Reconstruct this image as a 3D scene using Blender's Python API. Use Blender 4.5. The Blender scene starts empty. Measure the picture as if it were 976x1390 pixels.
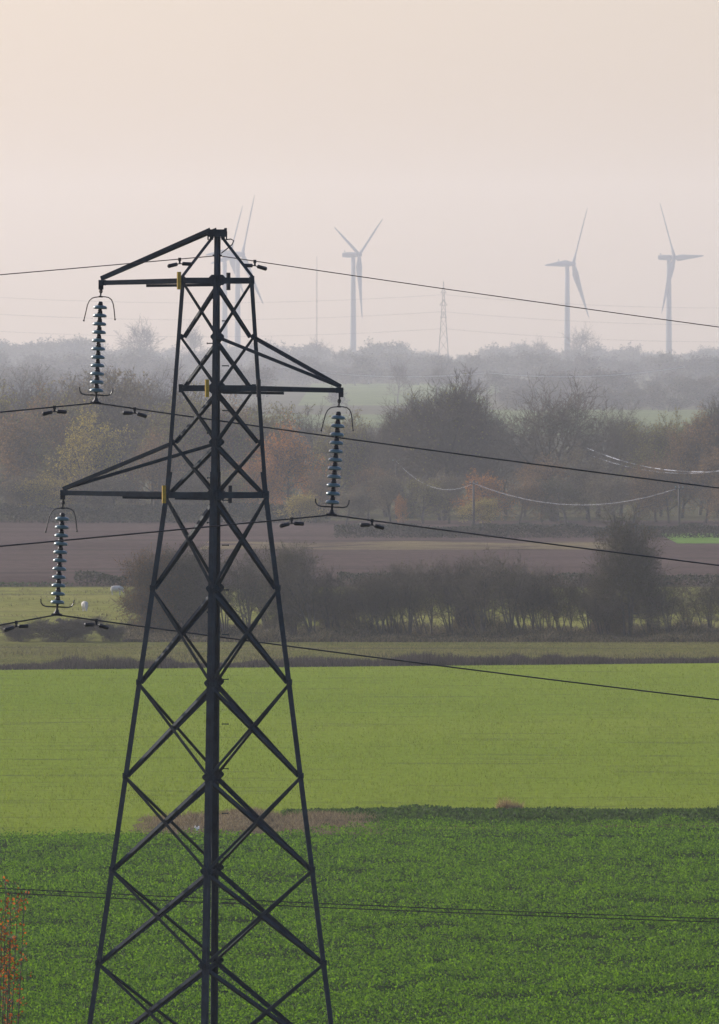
import bpy, bmesh, math, random
import numpy as np
from mathutils import Vector, Matrix, noise

R = math.radians
rng = random.Random(7)
scn = bpy.context.scene
col = scn.collection

# ------------------------------------------------------------------ camera numbers
F = 18657.0            # focal length in photo pixels (photo 976 wide)
HOR = 505.0            # row of the eye level
HC = 20.0              # camera height over the plain
D0 = 250.0             # distance of the big pylon
S0 = D0 / F            # metres per photo pixel there

def at(px, py, d):
    return Vector(((px - 488.0) / F * d, d, HC - (py - HOR) / F * d))

def gz(y):
    """height of the terrain: a hill under the viewer, a plain, a gentle far rise"""
    if y <= 0: return 17.8
    if y < 330: return 17.8 * (1 - y / 330.0) ** 2
    if y < 3200: return 0.0
    pts = [(3200, 0), (3700, 2.2), (5000, 8.5), (6500, 15.0), (8500, 21.5), (9500, 22.5), (9700, 22.0)]
    for (a, za), (b, zb) in zip(pts, pts[1:]):
        if y <= b: return za + (zb - za) * (y - a) / (b - a)
    return 22.0

def dist(py):          # distance on the flat plain seen at photo row py
    return HC * F / (py - HOR)

# ------------------------------------------------------------------ materials
def new_mat(name):
    m = bpy.data.materials.new(name); m.use_nodes = True
    nt = m.node_tree; b = nt.nodes['Principled BSDF']
    return m, nt, b

def N(nt, t, **kw):
    n = nt.nodes.new(t)
    for k, v in kw.items(): setattr(n, k, v)
    return n

def ramp(nt, fac, stops):
    r = N(nt, 'ShaderNodeValToRGB')
    el = r.color_ramp.elements
    while len(el) < len(stops): el.new(0.5)
    for e, (p, c) in zip(el, stops):
        e.position = p; e.color = (*c, 1)
    nt.links.new(fac, r.inputs[0])
    return r.outputs[0]

def mixc(nt, a, b, fac, mode='MIX'):
    m = N(nt, 'ShaderNodeMix', data_type='RGBA', blend_type=mode)
    for sock, v in ((m.inputs[0], fac), (m.inputs[6], a), (m.inputs[7], b)):
        if hasattr(v, 'is_output'): nt.links.new(v, sock)
        elif isinstance(v, (int, float)): sock.default_value = v
        else: sock.default_value = (*v, 1)
    return m.outputs[2]

def noise_tex(nt, scale, detail=4, rough=0.6, stretch=(1, 1, 1), rot=0, coord='Object'):
    tc = N(nt, 'ShaderNodeTexCoord'); mp = N(nt, 'ShaderNodeMapping')
    mp.inputs['Scale'].default_value = stretch
    mp.inputs['Rotation'].default_value = (0, 0, rot)
    nt.links.new(tc.outputs[coord], mp.inputs[0])
    n = N(nt, 'ShaderNodeTexNoise'); n.inputs['Scale'].default_value = scale
    n.inputs['Detail'].default_value = detail; n.inputs['Roughness'].default_value = rough
    nt.links.new(mp.outputs[0], n.inputs['Vector'])
    return n.outputs['Fac']

def simple(name, c, rough=0.6, metal=0.0, var=0.25, scale=3.0, spec=0.5):
    m, nt, b = new_mat(name)
    f = noise_tex(nt, scale, 5)
    c0 = tuple(x * (1 - var) for x in c); c1 = tuple(min(1, x * (1 + var)) for x in c)
    nt.links.new(ramp(nt, f, [(0.3, c0), (0.7, c1)]), b.inputs['Base Color'])
    b.inputs['Roughness'].default_value = rough; b.inputs['Metallic'].default_value = metal
    b.inputs['Specular IOR Level'].default_value = spec
    return m

def leaf_mat(name, c=None, trans=0.35, var=0.35, spec=0.06, rough=0.7, dark=None):
    """small leaf faces: random tint per leaf, light shining through; c=None takes the object's colour"""
    m, nt, b = new_mat(name)
    out = nt.nodes['Material Output']
    geo = N(nt, 'ShaderNodeNewGeometry')
    if c is None:
        oi = N(nt, 'ShaderNodeObjectInfo'); base = oi.outputs['Color']
        v = ramp(nt, geo.outputs['Random Per Island'], [(0, (1 - var,) * 3), (1, (1 + var,) * 3)])
        colr = mixc(nt, base, v, 1.0, 'MULTIPLY')
    else:
        d = dark or tuple(x * (1 - var) for x in c)
        colr = ramp(nt, geo.outputs['Random Per Island'], [(0, d), (1, tuple(x * (1 + var) for x in c))])
    nt.links.new(colr, b.inputs['Base Color'])
    b.inputs['Roughness'].default_value = rough; b.inputs['Specular IOR Level'].default_value = spec
    tr = N(nt, 'ShaderNodeBsdfTranslucent'); nt.links.new(colr, tr.inputs['Color'])
    mx = N(nt, 'ShaderNodeMixShader'); mx.inputs[0].default_value = trans
    nt.links.new(b.outputs[0], mx.inputs[1]); nt.links.new(tr.outputs[0], mx.inputs[2])
    nt.links.new(mx.outputs[0], out.inputs['Surface'])
    return m

def ground_mat(name, stops, big, fine, streak=None, streak_c=None, bump=0.3, bscale=4.0, fine_c=None, fine_amt=0.5):
    m, nt, b = new_mat(name)
    base = ramp(nt, noise_tex(nt, big, 6, 0.6, coord='Generated' if False else 'Object'), stops)
    g = noise_tex(nt, fine, 3, 0.7)
    gr = ramp(nt, g, [(0.3, (1 - fine_amt,) * 3), (0.7, (1 + fine_amt * 0.8,) * 3)])
    c = mixc(nt, base, gr, 1.0, 'MULTIPLY')
    if streak:
        s = noise_tex(nt, 1.0, 5, 0.65, stretch=streak, rot=R(1.2))
        sm = ramp(nt, s, [(0.54, (0, 0, 0)), (0.66, (1, 1, 1))])
        c = mixc(nt, c, streak_c, sm)
    nt.links.new(c, b.inputs['Base Color'])
    b.inputs['Roughness'].default_value = 1.0; b.inputs['Specular IOR Level'].default_value = 0.0
    bp = N(nt, 'ShaderNodeBump'); bp.inputs['Strength'].default_value = bump; bp.inputs['Distance'].default_value = 0.15
    nt.links.new(noise_tex(nt, bscale, 4, 0.7), bp.inputs['Height'])
    nt.links.new(bp.outputs[0], b.inputs['Normal'])
    return m

M = {}
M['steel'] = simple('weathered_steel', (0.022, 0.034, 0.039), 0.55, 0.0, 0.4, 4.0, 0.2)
M['dark_iron'] = simple('dark_iron', (0.012, 0.014, 0.016), 0.5, 0.4, 0.3, 8.0)
M['rusty'] = simple('rusty_iron', (0.055, 0.030, 0.018), 0.6, 0.3, 0.4, 8.0)
M['yellow'] = simple('yellow_plate', (0.50, 0.30, 0.010), 0.55, 0, 0.2, 12.0)
M['black_plate'] = simple('black_plate', (0.010, 0.011, 0.012), 0.55, 0, 0.2, 12.0)
M['porcelain'] = simple('grey_porcelain', (0.105, 0.175, 0.165), 0.30, 0, 0.15, 9.0)
M['wire'] = simple('black_wire', (0.012, 0.013, 0.014), 0.55, 0.5, 0.3, 2.0)
M['earth'] = simple('brown_wire', (0.060, 0.036, 0.024), 0.6, 0.3, 0.3, 2.0)
M['bright_wire'] = simple('bright_wire', (0.45, 0.45, 0.46), 0.35, 1.0, 0.15, 0.4)
M['white_paint'] = simple('turbine_paint', (0.12, 0.12, 0.12), 0.9, 0, 0.05, 0.05)
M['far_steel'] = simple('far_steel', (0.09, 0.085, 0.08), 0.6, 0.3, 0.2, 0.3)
M['pole'] = simple('creosoted_wood', (0.045, 0.034, 0.027), 0.8, 0, 0.3, 2.0)
M['bark'] = simple('bark', (0.072, 0.060, 0.048), 0.9, 0, 0.35, 1.2, 0.2)
M['twig'] = simple('twig', (0.105, 0.082, 0.056), 0.85, 0, 0.35, 0.5, 0.2)
M['leaf'] = leaf_mat('autumn_leaf')
M['wool'] = simple('wool', (0.50, 0.47, 0.41), 0.95, 0, 0.1, 6.0, 0.1)
M['dark_wool'] = simple('dark_wool', (0.09, 0.075, 0.065), 0.95, 0, 0.15, 6.0, 0.1)
M['rag'] = simple('white_plastic', (0.8, 0.8, 0.8), 0.4, 0, 0.05, 6.0)

# ------------------------------------------------------------------ mesh helpers
class MB:
    def __init__(s): s.v = []; s.f = []; s.m = []
    def box(s, c, size, mi=0, rot=None):
        o = len(s.v)
        for dz in (-.5, .5):
            for dx, dy in ((-.5, -.5), (.5, -.5), (.5, .5), (-.5, .5)):
                p = Vector((dx * size[0], dy * size[1], dz * size[2]))
                if rot is not None: p = rot @ p
                s.v.append(tuple(Vector(c) + p))
        for f in ((3, 2, 1, 0), (4, 5, 6, 7), (0, 1, 5, 4), (1, 2, 6, 5), (2, 3, 7, 6), (3, 0, 4, 7)):
            s.f.append(tuple(o + i for i in f)); s.m.append(mi)
    def prism(s, poly, p0, p1, u, v, mi=0):
        """extrude a 2-D section (in u, v) from p0 to p1"""
        o = len(s.v); n = len(poly)
        for p in (p0, p1):
            for a, b in poly: s.v.append(tuple(p + u * a + v * b))
        for i in range(n):
            j = (i + 1) % n
            s.f.append((o + i, o + j, o + n + j, o + n + i)); s.m.append(mi)
        s.f.append(tuple(o + i for i in reversed(range(n)))); s.m.append(mi)
        s.f.append(tuple(o + n + i for i in range(n))); s.m.append(mi)
    def lbar(s, p0, p1, u, v, w, t, mi=0):
        """rolled steel angle: heel on the line p0-p1, flanges along u and v"""
        p0, p1 = Vector(p0), Vector(p1)
        ax = (p1 - p0).normalized()
        u = (u - ax * u.dot(ax)).normalized(); v = (v - ax * v.dot(ax) - u * v.dot(u)).normalized()
        s.prism([(0, 0), (w, 0), (w, t), (t, t), (t, w), (0, w)], p0, p1, u, v, mi)
    def tube(s, pts, radii, sides=6, mi=0, cap=True):
        pts = [Vector(p) for p in pts]; n = len(pts)
        if isinstance(radii, (int, float)): radii = [radii] * n
        o = len(s.v); prev = None
        for i, p in enumerate(pts):
            t = (pts[min(i + 1, n - 1)] - pts[max(i - 1, 0)])
            t = t.normalized() if t.length > 1e-9 else Vector((0, 0, 1))
            if prev is None:
                a = t.orthogonal().normalized()
            else:
                a = prev - t * prev.dot(t)
                a = a.normalized() if a.length > 1e-6 else t.orthogonal().normalized()
            prev = a; b = t.cross(a)
            for k in range(sides):
                an = 2 * math.pi * k / sides
                q = p + (a * math.cos(an) + b * math.sin(an)) * radii[i]
                s.v.append((q.x, q.y, q.z))
        for i in range(n - 1):
            for k in range(sides):
                k2 = (k + 1) % sides
                s.f.append((o + i * sides + k, o + i * sides + k2, o + (i + 1) * sides + k2, o + (i + 1) * sides + k)); s.m.append(mi)
        if cap and sides > 3:
            s.f.append(tuple(o + k for k in reversed(range(sides)))); s.m.append(mi)
            s.f.append(tuple(o + (n - 1) * sides + k for k in range(sides))); s.m.append(mi)
    def lathe(s, prof, c=(0, 0, 0), sides=16, mi=0):
        """profile of (radius, z) about z"""
        o = len(s.v); n = len(prof)
        for r, z in prof:
            for k in range(sides):
                a = 2 * math.pi * k / sides
                s.v.append((c[0] + r * math.cos(a), c[1] + r * math.sin(a), c[2] + z))
        for i in range(n - 1):
            for k in range(sides):
                k2 = (k + 1) % sides
                s.f.append((o + i * sides + k, o + i * sides + k2, o + (i + 1) * sides + k2, o + (i + 1) * sides + k)); s.m.append(mi)
    def leaf(s, p, size, mi=0, rg=rng, up=None):
        """one leaf: a slightly folded diamond"""
        d = Vector((rg.uniform(-1, 1), rg.uniform(-1, 1), rg.uniform(-1, 1)))
        if up is not None: d = d * 0.7 + up
        d = d.normalized() if d.length > 1e-6 else Vector((0, 0, 1))
        a = d.orthogonal().normalized(); q = rg.uniform(0, 6.28)
        a = (a * math.cos(q) + d.cross(a) * math.sin(q)) * size * 0.36
        d = d * size; p = Vector(p); o = len(s.v)
        for w in (p, p + d * .5 + a, p + d, p + d * .5 - a): s.v.append((w.x, w.y, w.z))
        s.f.append((o, o + 1, o + 2, o + 3)); s.m.append(mi)
    def build(s, name, mats, parent=None, smooth=False, loc=None):
        me = bpy.data.meshes.new(name)
        me.from_pydata(s.v, [], s.f)
        if not isinstance(mats, (list, tuple)): mats = [mats]
        for m in mats: me.materials.append(m)
        if len(mats) > 1: me.polygons.foreach_set('material_index', s.m)
        if smooth: me.polygons.foreach_set('use_smooth', [True] * len(me.polygons))
        me.update()
        o = bpy.data.objects.new(name, me); col.objects.link(o)
        if parent: o.parent = parent
        if loc is not None: o.location = loc
        return o

def tag(o, label=None, cat=None, group=None, kind=None):
    if label: o['label'] = label
    if cat: o['category'] = cat
    if group: o['group'] = group
    if kind: o['kind'] = kind
    return o

def empty(name, loc, rz=0.0):
    o = bpy.data.objects.new(name, None); col.objects.link(o)
    o.empty_display_size = 0.2
    o.location = loc; o.rotation_euler = (0, 0, rz)
    return o

def quads_object(name, P, mats, midx=None):
    """P: (n,4,3) array of quads -> one mesh object"""
    n = len(P)
    me = bpy.data.meshes.new(name)
    me.vertices.add(n * 4); me.vertices.foreach_set('co', P.reshape(-1).astype(np.float32))
    me.loops.add(n * 4); me.loops.foreach_set('vertex_index', np.arange(n * 4, dtype=np.int32))
    me.polygons.add(n); me.polygons.foreach_set('loop_start', np.arange(0, n * 4, 4, dtype=np.int32))
    for m in (mats if isinstance(mats, (list, tuple)) else [mats]): me.materials.append(m)
    if midx is not None: me.polygons.foreach_set('material_index', midx.astype(np.int32))
    me.update(calc_edges=True); me.validate()
    o = bpy.data.objects.new(name, me); col.objects.link(o)
    return o

nrg = np.random.default_rng(11)

def vnoise(x, y, cell, seed=0):
    """smooth value noise on numpy arrays"""
    gx = x / cell; gy = y / cell
    ix = np.floor(gx).astype(int); iy = np.floor(gy).astype(int)
    fx = gx - ix; fy = gy - iy
    fx = fx * fx * (3 - 2 * fx); fy = fy * fy * (3 - 2 * fy)
    h = lambda a, b: (np.sin((a * 127.1 + b * 311.7 + seed * 74.7)) * 43758.5453) % 1.0
    return (h(ix, iy) * (1 - fx) * (1 - fy) + h(ix + 1, iy) * fx * (1 - fy) + h(ix, iy + 1) * (1 - fx) * fy + h(ix + 1, iy + 1) * fx * fy)

def leaf_quads(x, y, z, size, upness):
    """numpy: diamonds at points, direction = random mixed with up"""
    n = len(x)
    d = nrg.normal(size=(n, 3)); d[:, 2] = np.abs(d[:, 2]) * 0.6 + upness
    d /= np.linalg.norm(d, axis=1)[:, None]
    r = nrg.normal(size=(n, 3)); a = np.cross(d, r); a /= np.linalg.norm(a, axis=1)[:, None]
    p = np.stack([x, y, z], 1); s = np.asarray(size).reshape(-1, 1)
    return np.stack([p, p + d * s * .5 + a * s * .38, p + d * s, p + d * s * .5 - a * s * .38], 1)

def blade_quads(x, y, z, h, w, lean=0.35):
    """numpy: thin upright blades"""
    n = len(x)
    an = nrg.uniform(0, math.pi, n); wv = np.stack([np.cos(an), np.sin(an), np.zeros(n)], 1) * (np.asarray(w).reshape(-1, 1) * .5)
    tip = np.stack([nrg.normal(0, lean, n) * h, nrg.normal(0, lean, n) * h, h], 1)
    p = np.stack([x, y, z], 1)
    return np.stack([p - wv, p + wv, p + tip + wv * .25, p + tip - wv * .25], 1)

# ------------------------------------------------------------------ ground and fields
def sheet(name, edge_near, edge_far, mat, dz, rows, kind='structure', xs=None, bump=0.0):
    """ground sheet between two lines: functions x -> y"""
    xs = xs if xs is not None else [-420, -200, -100, -60, -40, -20, 0, 20, 40, 60, 100, 200, 420]
    mb = MB()
    for r in range(rows + 1):
        t = r / rows
        for x in xs:
            y = edge_near(x) * (1 - t) + edge_far(x) * t
            mb.v.append((x, y, gz(y) + dz + (bump * noise.noise((x * .2, y * .05, dz * 100)) if bump else 0)))
    n = len(xs)
    for r in range(rows):
        for i in range(n - 1):
            mb.f.append((r * n + i, r * n + i + 1, (r + 1) * n + i + 1, (r + 1) * n + i)); mb.m.append(0)
    o = mb.build(name, mat, smooth=True)
    tag(o, kind=kind)
    return o

M['ground'] = ground_mat('rough_grass_ground', [(0.3, (0.050, 0.052, 0.022)), (0.55, (0.075, 0.068, 0.034)), (0.75, (0.085, 0.070, 0.045))], 0.02, 0.6, bump=0.5)
ys = [-250, -100, -40] + [15 * i for i in range(0, 23)] + [345, 400, 500, 700, 1000, 1400, 1800, 2500, 3200, 3450, 3700, 4300, 5000, 5700, 6500, 7500, 8500, 9000, 9500, 9700]
gx = [-2600, -1200, -500, -200, -60, 0, 60, 200, 500, 1200, 2600]
mb = MB()
for y in ys:
    for x in gx: mb.v.append((x, y, gz(y)))
n = len(gx)
for r in range(len(ys) - 1):
    for i in range(n - 1):
        mb.f.append((r * n + i, r * n + i + 1, (r + 1) * n + i + 1, (r + 1) * n + i)); mb.m.append(0)
tag(mb.build('ground', M['ground'], smooth=True), kind='structure')

M['crop_soil'] = ground_mat('crop_floor', [(0.3, (0.018, 0.032, 0.010)), (0.7, (0.030, 0.048, 0.014))], 0.08, 1.5, bump=0.6)
M['cereal'] = ground_mat('young_cereal', [(0.25, (0.142, 0.200, 0.020)), (0.5, (0.168, 0.222, 0.025)), (0.75, (0.198, 0.240, 0.032))], 0.010, 2.2,
                         streak=(0.10, 0.28, 1), streak_c=(0.105, 0.130, 0.030), bump=0.5, bscale=5.0, fine_amt=0.35)
M['pasture'] = ground_mat('pasture_turf', [(0.3, (0.140, 0.150, 0.034)), (0.5, (0.180, 0.176, 0.044)), (0.72, (0.205, 0.190, 0.056))], 0.06, 0.9,
                          streak=(0.02, 0.10, 1), streak_c=(0.085, 0.085, 0.036), bump=0.6, bscale=1.5)
M['verge'] = ground_mat('verge_turf', [(0.3, (0.085, 0.092, 0.024)), (0.5, (0.120, 0.118, 0.032)), (0.75, (0.145, 0.130, 0.044))], 0.05, 0.8,
                        streak=(0.012, 0.12, 1), streak_c=(0.060, 0.050, 0.032), bump=0.6, bscale=1.5)
M['plough'] = ground_mat('ploughed_soil', [(0.3, (0.058, 0.038, 0.033)), (0.5, (0.078, 0.053, 0.046)), (0.75, (0.098, 0.068, 0.059))], 0.015, 0.7,
                         streak=(0.014, 0.045, 1), streak_c=(0.050, 0.036, 0.030), bump=0.9, bscale=1.2)
M['winter'] = ground_mat('winter_green', [(0.3, (0.09, 0.16, 0.03)), (0.7, (0.12, 0.20, 0.04))], 0.03, 0.8)
M['far_green'] = ground_mat('far_green', [(0.3, (0.075, 0.10, 0.030)), (0.7, (0.12, 0.145, 0.045))], 0.01, 0.2)

dyke = lambda x: 932 + 0.45 * x if abs(x) < 60 else 932 + (27 if x > 0 else -27)
def crop_far(x):
    t = np.clip((x + 5.0) / 8.0, 0, 1)
    return 590.0 + 15.0 * t * t * (3 - 2 * t)
sheet('crop_field', lambda x: 335, crop_far, M['crop_soil'], 0.02, 8)
sheet('cereal_field', crop_far, dyke, M['cereal'], 0.02, 10)
sheet('grass_strip', lambda x: dyke(x), lambda x: 1040, M['verge'], 0.024, 4)
sheet('pasture', lambda x: 1040, lambda x: 1276, M['pasture'], 0.02, 6)
sheet('ploughed_field', lambda x: 1284, lambda x: 1850, M['plough'], 0.02, 6)
sheet('green_field', lambda x: 1600, lambda x: 1700, M['winter'], 0.05, 3, xs=[37, 45, 60, 120, 200])
sheet('dry_bank', lambda x: 1545, lambda x: 1610 + 10 * math.sin(x * .3), ground_mat('dry_bank', [(0.35, (0.085, 0.062, 0.045)), (0.6, (0.16, 0.125, 0.065))], 0.06, 0.7), 0.05, 3,
      xs=[-18, -12, -6, 0, 6, 12, 18, 24, 30], bump=0.15)
sheet('distant_field', lambda x: 4900, lambda x: 6400, M['far_green'], 0.06, 6, xs=[-22, 0, 20, 48])
sheet('distant_field', lambda x: 5600, lambda x: 6500, M['far_green'], 0.08, 4, xs=[50, 60, 70, 78])
sheet('distant_field', lambda x: 3800, lambda x: 4700, M['far_green'], 0.06, 4, xs=[30, 50, 100, 160])
sheet('distant_field', lambda x: 4000, lambda x: 4500, M['far_green'], 0.06, 4, xs=[-160, -80, -20, 20])

sheet('field_margin', lambda x: 603, lambda x: 627, M['mound'] if 'mound' in M else ground_mat('margin_soil', [(0.35, (0.060, 0.046, 0.026)), (0.6, (0.10, 0.070, 0.042))], 0.5, 3.0), 0.03, 2, xs=[-2, 0, 10, 20, 30, 46])
# leafy crop: uncountable, one mesh
def crop_leaves():
    n = 1000000
    y = 395 + 211 * nrg.uniform(0, 1, n) ** 1.1; x = nrg.uniform(-1, 1, n) * (y * 0.030 + 6)
    a = vnoise(x, y * .6, 0.45, 1); b = .5 * vnoise(x, y * .9, 2.6, 2) + .5 * vnoise(x * .8, y, 1.1, 6); c = vnoise(x * .7, y, 7.0, 3)
    b = np.clip((b - .25) * 1.9, 0, 1); h = 0.04 + 0.34 * a * (.35 + .85 * b) + 0.26 * b * (.4 + .6 * c)
    keep = (nrg.uniform(0, 1, n) < 0.02 + 1.5 * a * (.30 + .8 * b)) & (y < crop_far(x) + vnoise(x, x * 0, .8, 7) * 2 - 1)
    x, y, h = x[keep], y[keep], h[keep]
    z = h * nrg.uniform(0.10, 1.0, len(x)) ** 0.6
    return leaf_quads(x, y, z, nrg.uniform(0.05, 0.11, len(x)), 0.25)
M['crop_leaf'] = leaf_mat('crop_leaf', (0.088, 0.168, 0.004), 0.5, 0.65, 0.06, 0.7, dark=(0.018, 0.060, 0.008))
tag(quads_object('crop_leaves', crop_leaves(), M['crop_leaf']), 'dark green leafy crop filling the nearest field', 'crop', kind='stuff')

def rank_weeds():
    n = 95000
    x = nrg.uniform(-3.5, 45, n); y = nrg.uniform(604, 626, n)
    h = 0.05 + 0.50 * vnoise(x * .7, y * .8, 1.6, 8) * vnoise(x, y, 4.0, 9) + 0.15 * vnoise(x, y, .5, 2)
    edge = np.clip((x + 3.5) / 4, 0.15, 1) * np.clip((626 - y) / 6, 0.2, 1)
    z = h * edge * nrg.uniform(0.1, 1.0, n)
    ok = vnoise(x * .6, y, 2.4, 19) > .30
    x, y, z, n = x[ok], y[ok], z[ok], int(ok.sum())
    return leaf_quads(x, y, z, nrg.uniform(0.08, 0.20, n), 0.3)
M['weed_leaf'] = leaf_mat('weed_leaf', (0.050, 0.095, 0.012), 0.35, 0.4, dark=(0.018, 0.036, 0.008))
tag(quads_object('rank_weeds', rank_weeds(), M['weed_leaf']), 'dark rank weeds along the margin between the two green fields', 'weeds', kind='stuff')

def cereal_blades():
    n = 190000
    y = nrg.uniform(588, 935, n); x = nrg.uniform(-1, 1, n) * (y * 0.030 + 5)
    ok = (y < 930 + 0.45 * x) & (y > crop_far(x))
    x, y = x[ok], y[ok]
    k = vnoise(x, y * .12, 2.2, 21)
    ok = nrg.uniform(0, 1, len(x)) < 0.35 + 0.65 * k
    x, y = x[ok], y[ok]
    h = 0.07 + 0.09 * nrg.uniform(0, 1, len(x))
    return blade_quads(x, y, np.full(len(x), 0.02), h, nrg.uniform(0.02, 0.05, len(x)), 0.4)
M['blade'] = leaf_mat('cereal_blade', (0.180, 0.230, 0.020), 0.4, 0.25)
tag(quads_object('cereal_blades', cereal_blades(), M['blade']), 'short pale green cereal shoots covering the middle field', 'crop', kind='stuff')

# earth mound with dead grass beside the pylon's lower half
mb = MB(); nx, ny = 60, 12
def mound_h(x, y):
    px = x * F / 604 + 488
    prof = 0.0
    for c, w, h in ((335, 55, .62), (270, 70, .34), (430, 70, .42), (485, 40, .30)):
        prof = max(prof, h * math.exp(-((px - c) / w) ** 2))
    prof = max(0.0, prof - .07 + .10 * noise.noise((x * .9, y * .25, 7)))
    return prof * max(0.0, math.cos((y - 606) / 14 * math.pi / 2)) + 0.10 * noise.noise((x * 1.1, y * .5, 3)) * prof
for j in range(ny + 1):
    for i in range(nx + 1):
        x = -12.5 + 15.5 * i / nx; y = 592 + 28 * j / ny
        mb.v.append((x, y, 0.012 + mound_h(x, y) if 0 < j < ny else -0.05))
for j in range(ny):
    for i in range(nx):
        a = j * (nx + 1) + i
        mb.f.append((a, a + 1, a + nx + 2, a + nx + 1)); mb.m.append(0)
M['mound'] = ground_mat('mound_earth', [(0.35, (0.085, 0.066, 0.038)), (0.6, (0.14, 0.11, 0.062))], 0.5, 3.0, bump=0.8)
tag(mb.build('mound', M['mound'], smooth=True), kind='structure')
def dead_grass():
    n = 16000
    x = nrg.uniform(-11, 1.6, n); y = nrg.uniform(594, 618, n)
    mh = np.array([mound_h(a, b) for a, b in zip(x, y)])
    ok = (mh > 0.03) & (nrg.uniform(0, 1, n) < -.1 + 1.5 * vnoise(x, y, .9, 13) * np.clip(mh * 4 + .3, 0, 1))
    x, y, mh = x[ok], y[ok], mh[ok]
    return blade_quads(x, y, mh, nrg.uniform(.06, .26, len(x)), nrg.uniform(.015, .035, len(x)), 0.5)
M['straw'] = leaf_mat('dead_grass', (0.210, 0.165, 0.082), 0.3, 0.4, dark=(0.085, 0.055, 0.036))
tag(quads_object('dead_grass', dead_grass(), M['straw']), 'brown dead grass over the low mound behind the pylon', 'dead grass', kind='stuff')

# reeds in the dyke and rough growth under the hedgerow
def reeds():
    n = 46000
    x = nrg.uniform(-45, 45, n); off = nrg.uniform(0, 9, n)
    y = 932 + 0.45 * x + off
    h = (0.16 + 1.25 * vnoise(x, y * .2, 1.2, 31) * vnoise(x, y * 0, 4.5, 32) + .2 * vnoise(x, y, .4, 33)) * nrg.uniform(.5, 1.0, n)
    return blade_quads(x, y, np.zeros(n), h, nrg.uniform(.03, .07, n), 0.22)
M['reed'] = leaf_mat('reed', (0.058, 0.044, 0.036), 0.2, 0.4, dark=(0.022, 0.018, 0.018))
tag(quads_object('reeds', reeds(), M['reed']), 'dark purplish reeds lining the dyke beyond the pale green field', 'reeds', kind='stuff')

def rough_grass():
    n = 42000
    x = nrg.uniform(-45, 45, n); y = nrg.uniform(948, 1012, n) + .3 * x
    m = vnoise(x, y * .15, 2.0, 41)
    h = (0.08 + 0.40 * np.clip((m - .45) * 2.5, 0, 1) * (y < 975)) * nrg.uniform(.5, 1.0, n)
    return blade_quads(x, y, np.full(n, 0.0), h + .03, nrg.uniform(.03, .07, n), 0.4)
M['rough'] = leaf_mat('rough_grass', (0.150, 0.132, 0.045), 0.3, 0.4, dark=(0.055, 0.052, 0.026))
tag(quads_object('rough_grass', rough_grass(), M['rough']), 'olive rough grass on the strip between dyke and hedgerow', 'grass', kind='stuff')

def tussocks():
    n = 30000
    x = nrg.uniform(-46, 46, n); y = nrg.uniform(1042, 1270, n)
    ok = vnoise(x, y * .3, 2.6, 61) * vnoise(x, y * .3, .8, 62) > .36
    x, y = x[ok], y[ok]; k = len(x)
    return blade_quads(x, y, np.zeros(k), nrg.uniform(.08, .28, k), nrg.uniform(.04, .09, k), .4)
tag(quads_object('tussocks', tussocks(), M['rough']), 'dull tussocks of longer grass scattered over the sheep pasture', 'grass', kind='stuff')

def undergrowth():
    n = 80000
    x = nrg.uniform(-17.5, 45, n); y = nrg.uniform(1016, 1046, n)
    h = (0.16 + 1.00 * vnoise(x, y * .3, 1.3, 51) * vnoise(x, y * .3, 5.0, 52) * 1.7 + np.where(y > 1034, 0.8 * vnoise(x, y * .2, 1.1, 55) ** 2, 0)) * nrg.uniform(.3, 1.0, n)
    a = blade_quads(x, y, np.zeros(n), h + .08, nrg.uniform(.04, .08, n), 0.5)
    k = n // 2
    b = leaf_quads(x[:k], y[:k], h[:k] * .8, nrg.uniform(.1, .2, k), 0.1)
    return np.concatenate([a, b])
M['under'] = leaf_mat('undergrowth_leaf', (0.115, 0.090, 0.050), 0.25, 0.4, dark=(0.034, 0.032, 0.018))
tag(quads_object('undergrowth', undergrowth(), M['under']), 'dark brown undergrowth at the foot of the hedgerow', 'undergrowth', kind='stuff')

# ------------------------------------------------------------------ clipped hedges (each hedge one thing)
def hedge(x0, x1, y, h, depth, label, c, dark, dens=150, gap=None):
    n = int((x1 - x0) * depth * h * dens)
    x = nrg.uniform(x0, x1, n); yy = y + nrg.uniform(-.5, .5, n) * depth
    top = h * (0.72 + 0.45 * vnoise(x, x * 0, 2.5, int(y)) + .15 * vnoise(x, yy, .6, 3))
    if gap: top = top * np.where((x > gap[0]) & (x < gap[1]), 0.25, 1.0)
    z = top * nrg.uniform(0, 1, n) ** 0.7
    o = quads_object('clipped_hedge', leaf_quads(x - (x0 + x1) / 2, yy - y, z, nrg.uniform(.12, .26, n), 0.1), leaf_mat('hedge_leaf', c, .25, .4, dark=dark))
    o.location = ((x0 + x1) / 2, y, 0)
    tag(o, label, 'hedge')
hedge(-26.5, -19.0, 1282, 1.15, 1.6, 'low dark clipped hedge at the top of the sheep pasture, left of the pylon', (.030, .036, .016), (.012, .014, .009))
hedge(-2, 42, 1282, 1.15, 1.6, 'long low dark hedge behind the hedgerow trees at the edge of the ploughed field', (.036, .040, .020), (.014, .016, .010), 130)
hedge(-44, -26.8, 1280, 0.35, 1.2, 'very low green hedge line at the far left edge of the pasture', (.045, .070, .022), (.020, .034, .012), 160)
hedge(-3, 46, 1655, 1.5, 2.4, 'dark hedge at the far side of the ploughed field below the telegraph poles', (.034, .034, .024), (.014, .015, .012), 130)
hedge(-50, -4, 1822, 2.2, 2.4, 'dark field hedge in front of the left part of the tree belt', (.040, .042, .028), (.018, .018, .014), 110)

# ------------------------------------------------------------------ trees
def rot_about(v, ax, a): return Matrix.Rotation(a, 3, ax) @ v

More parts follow.
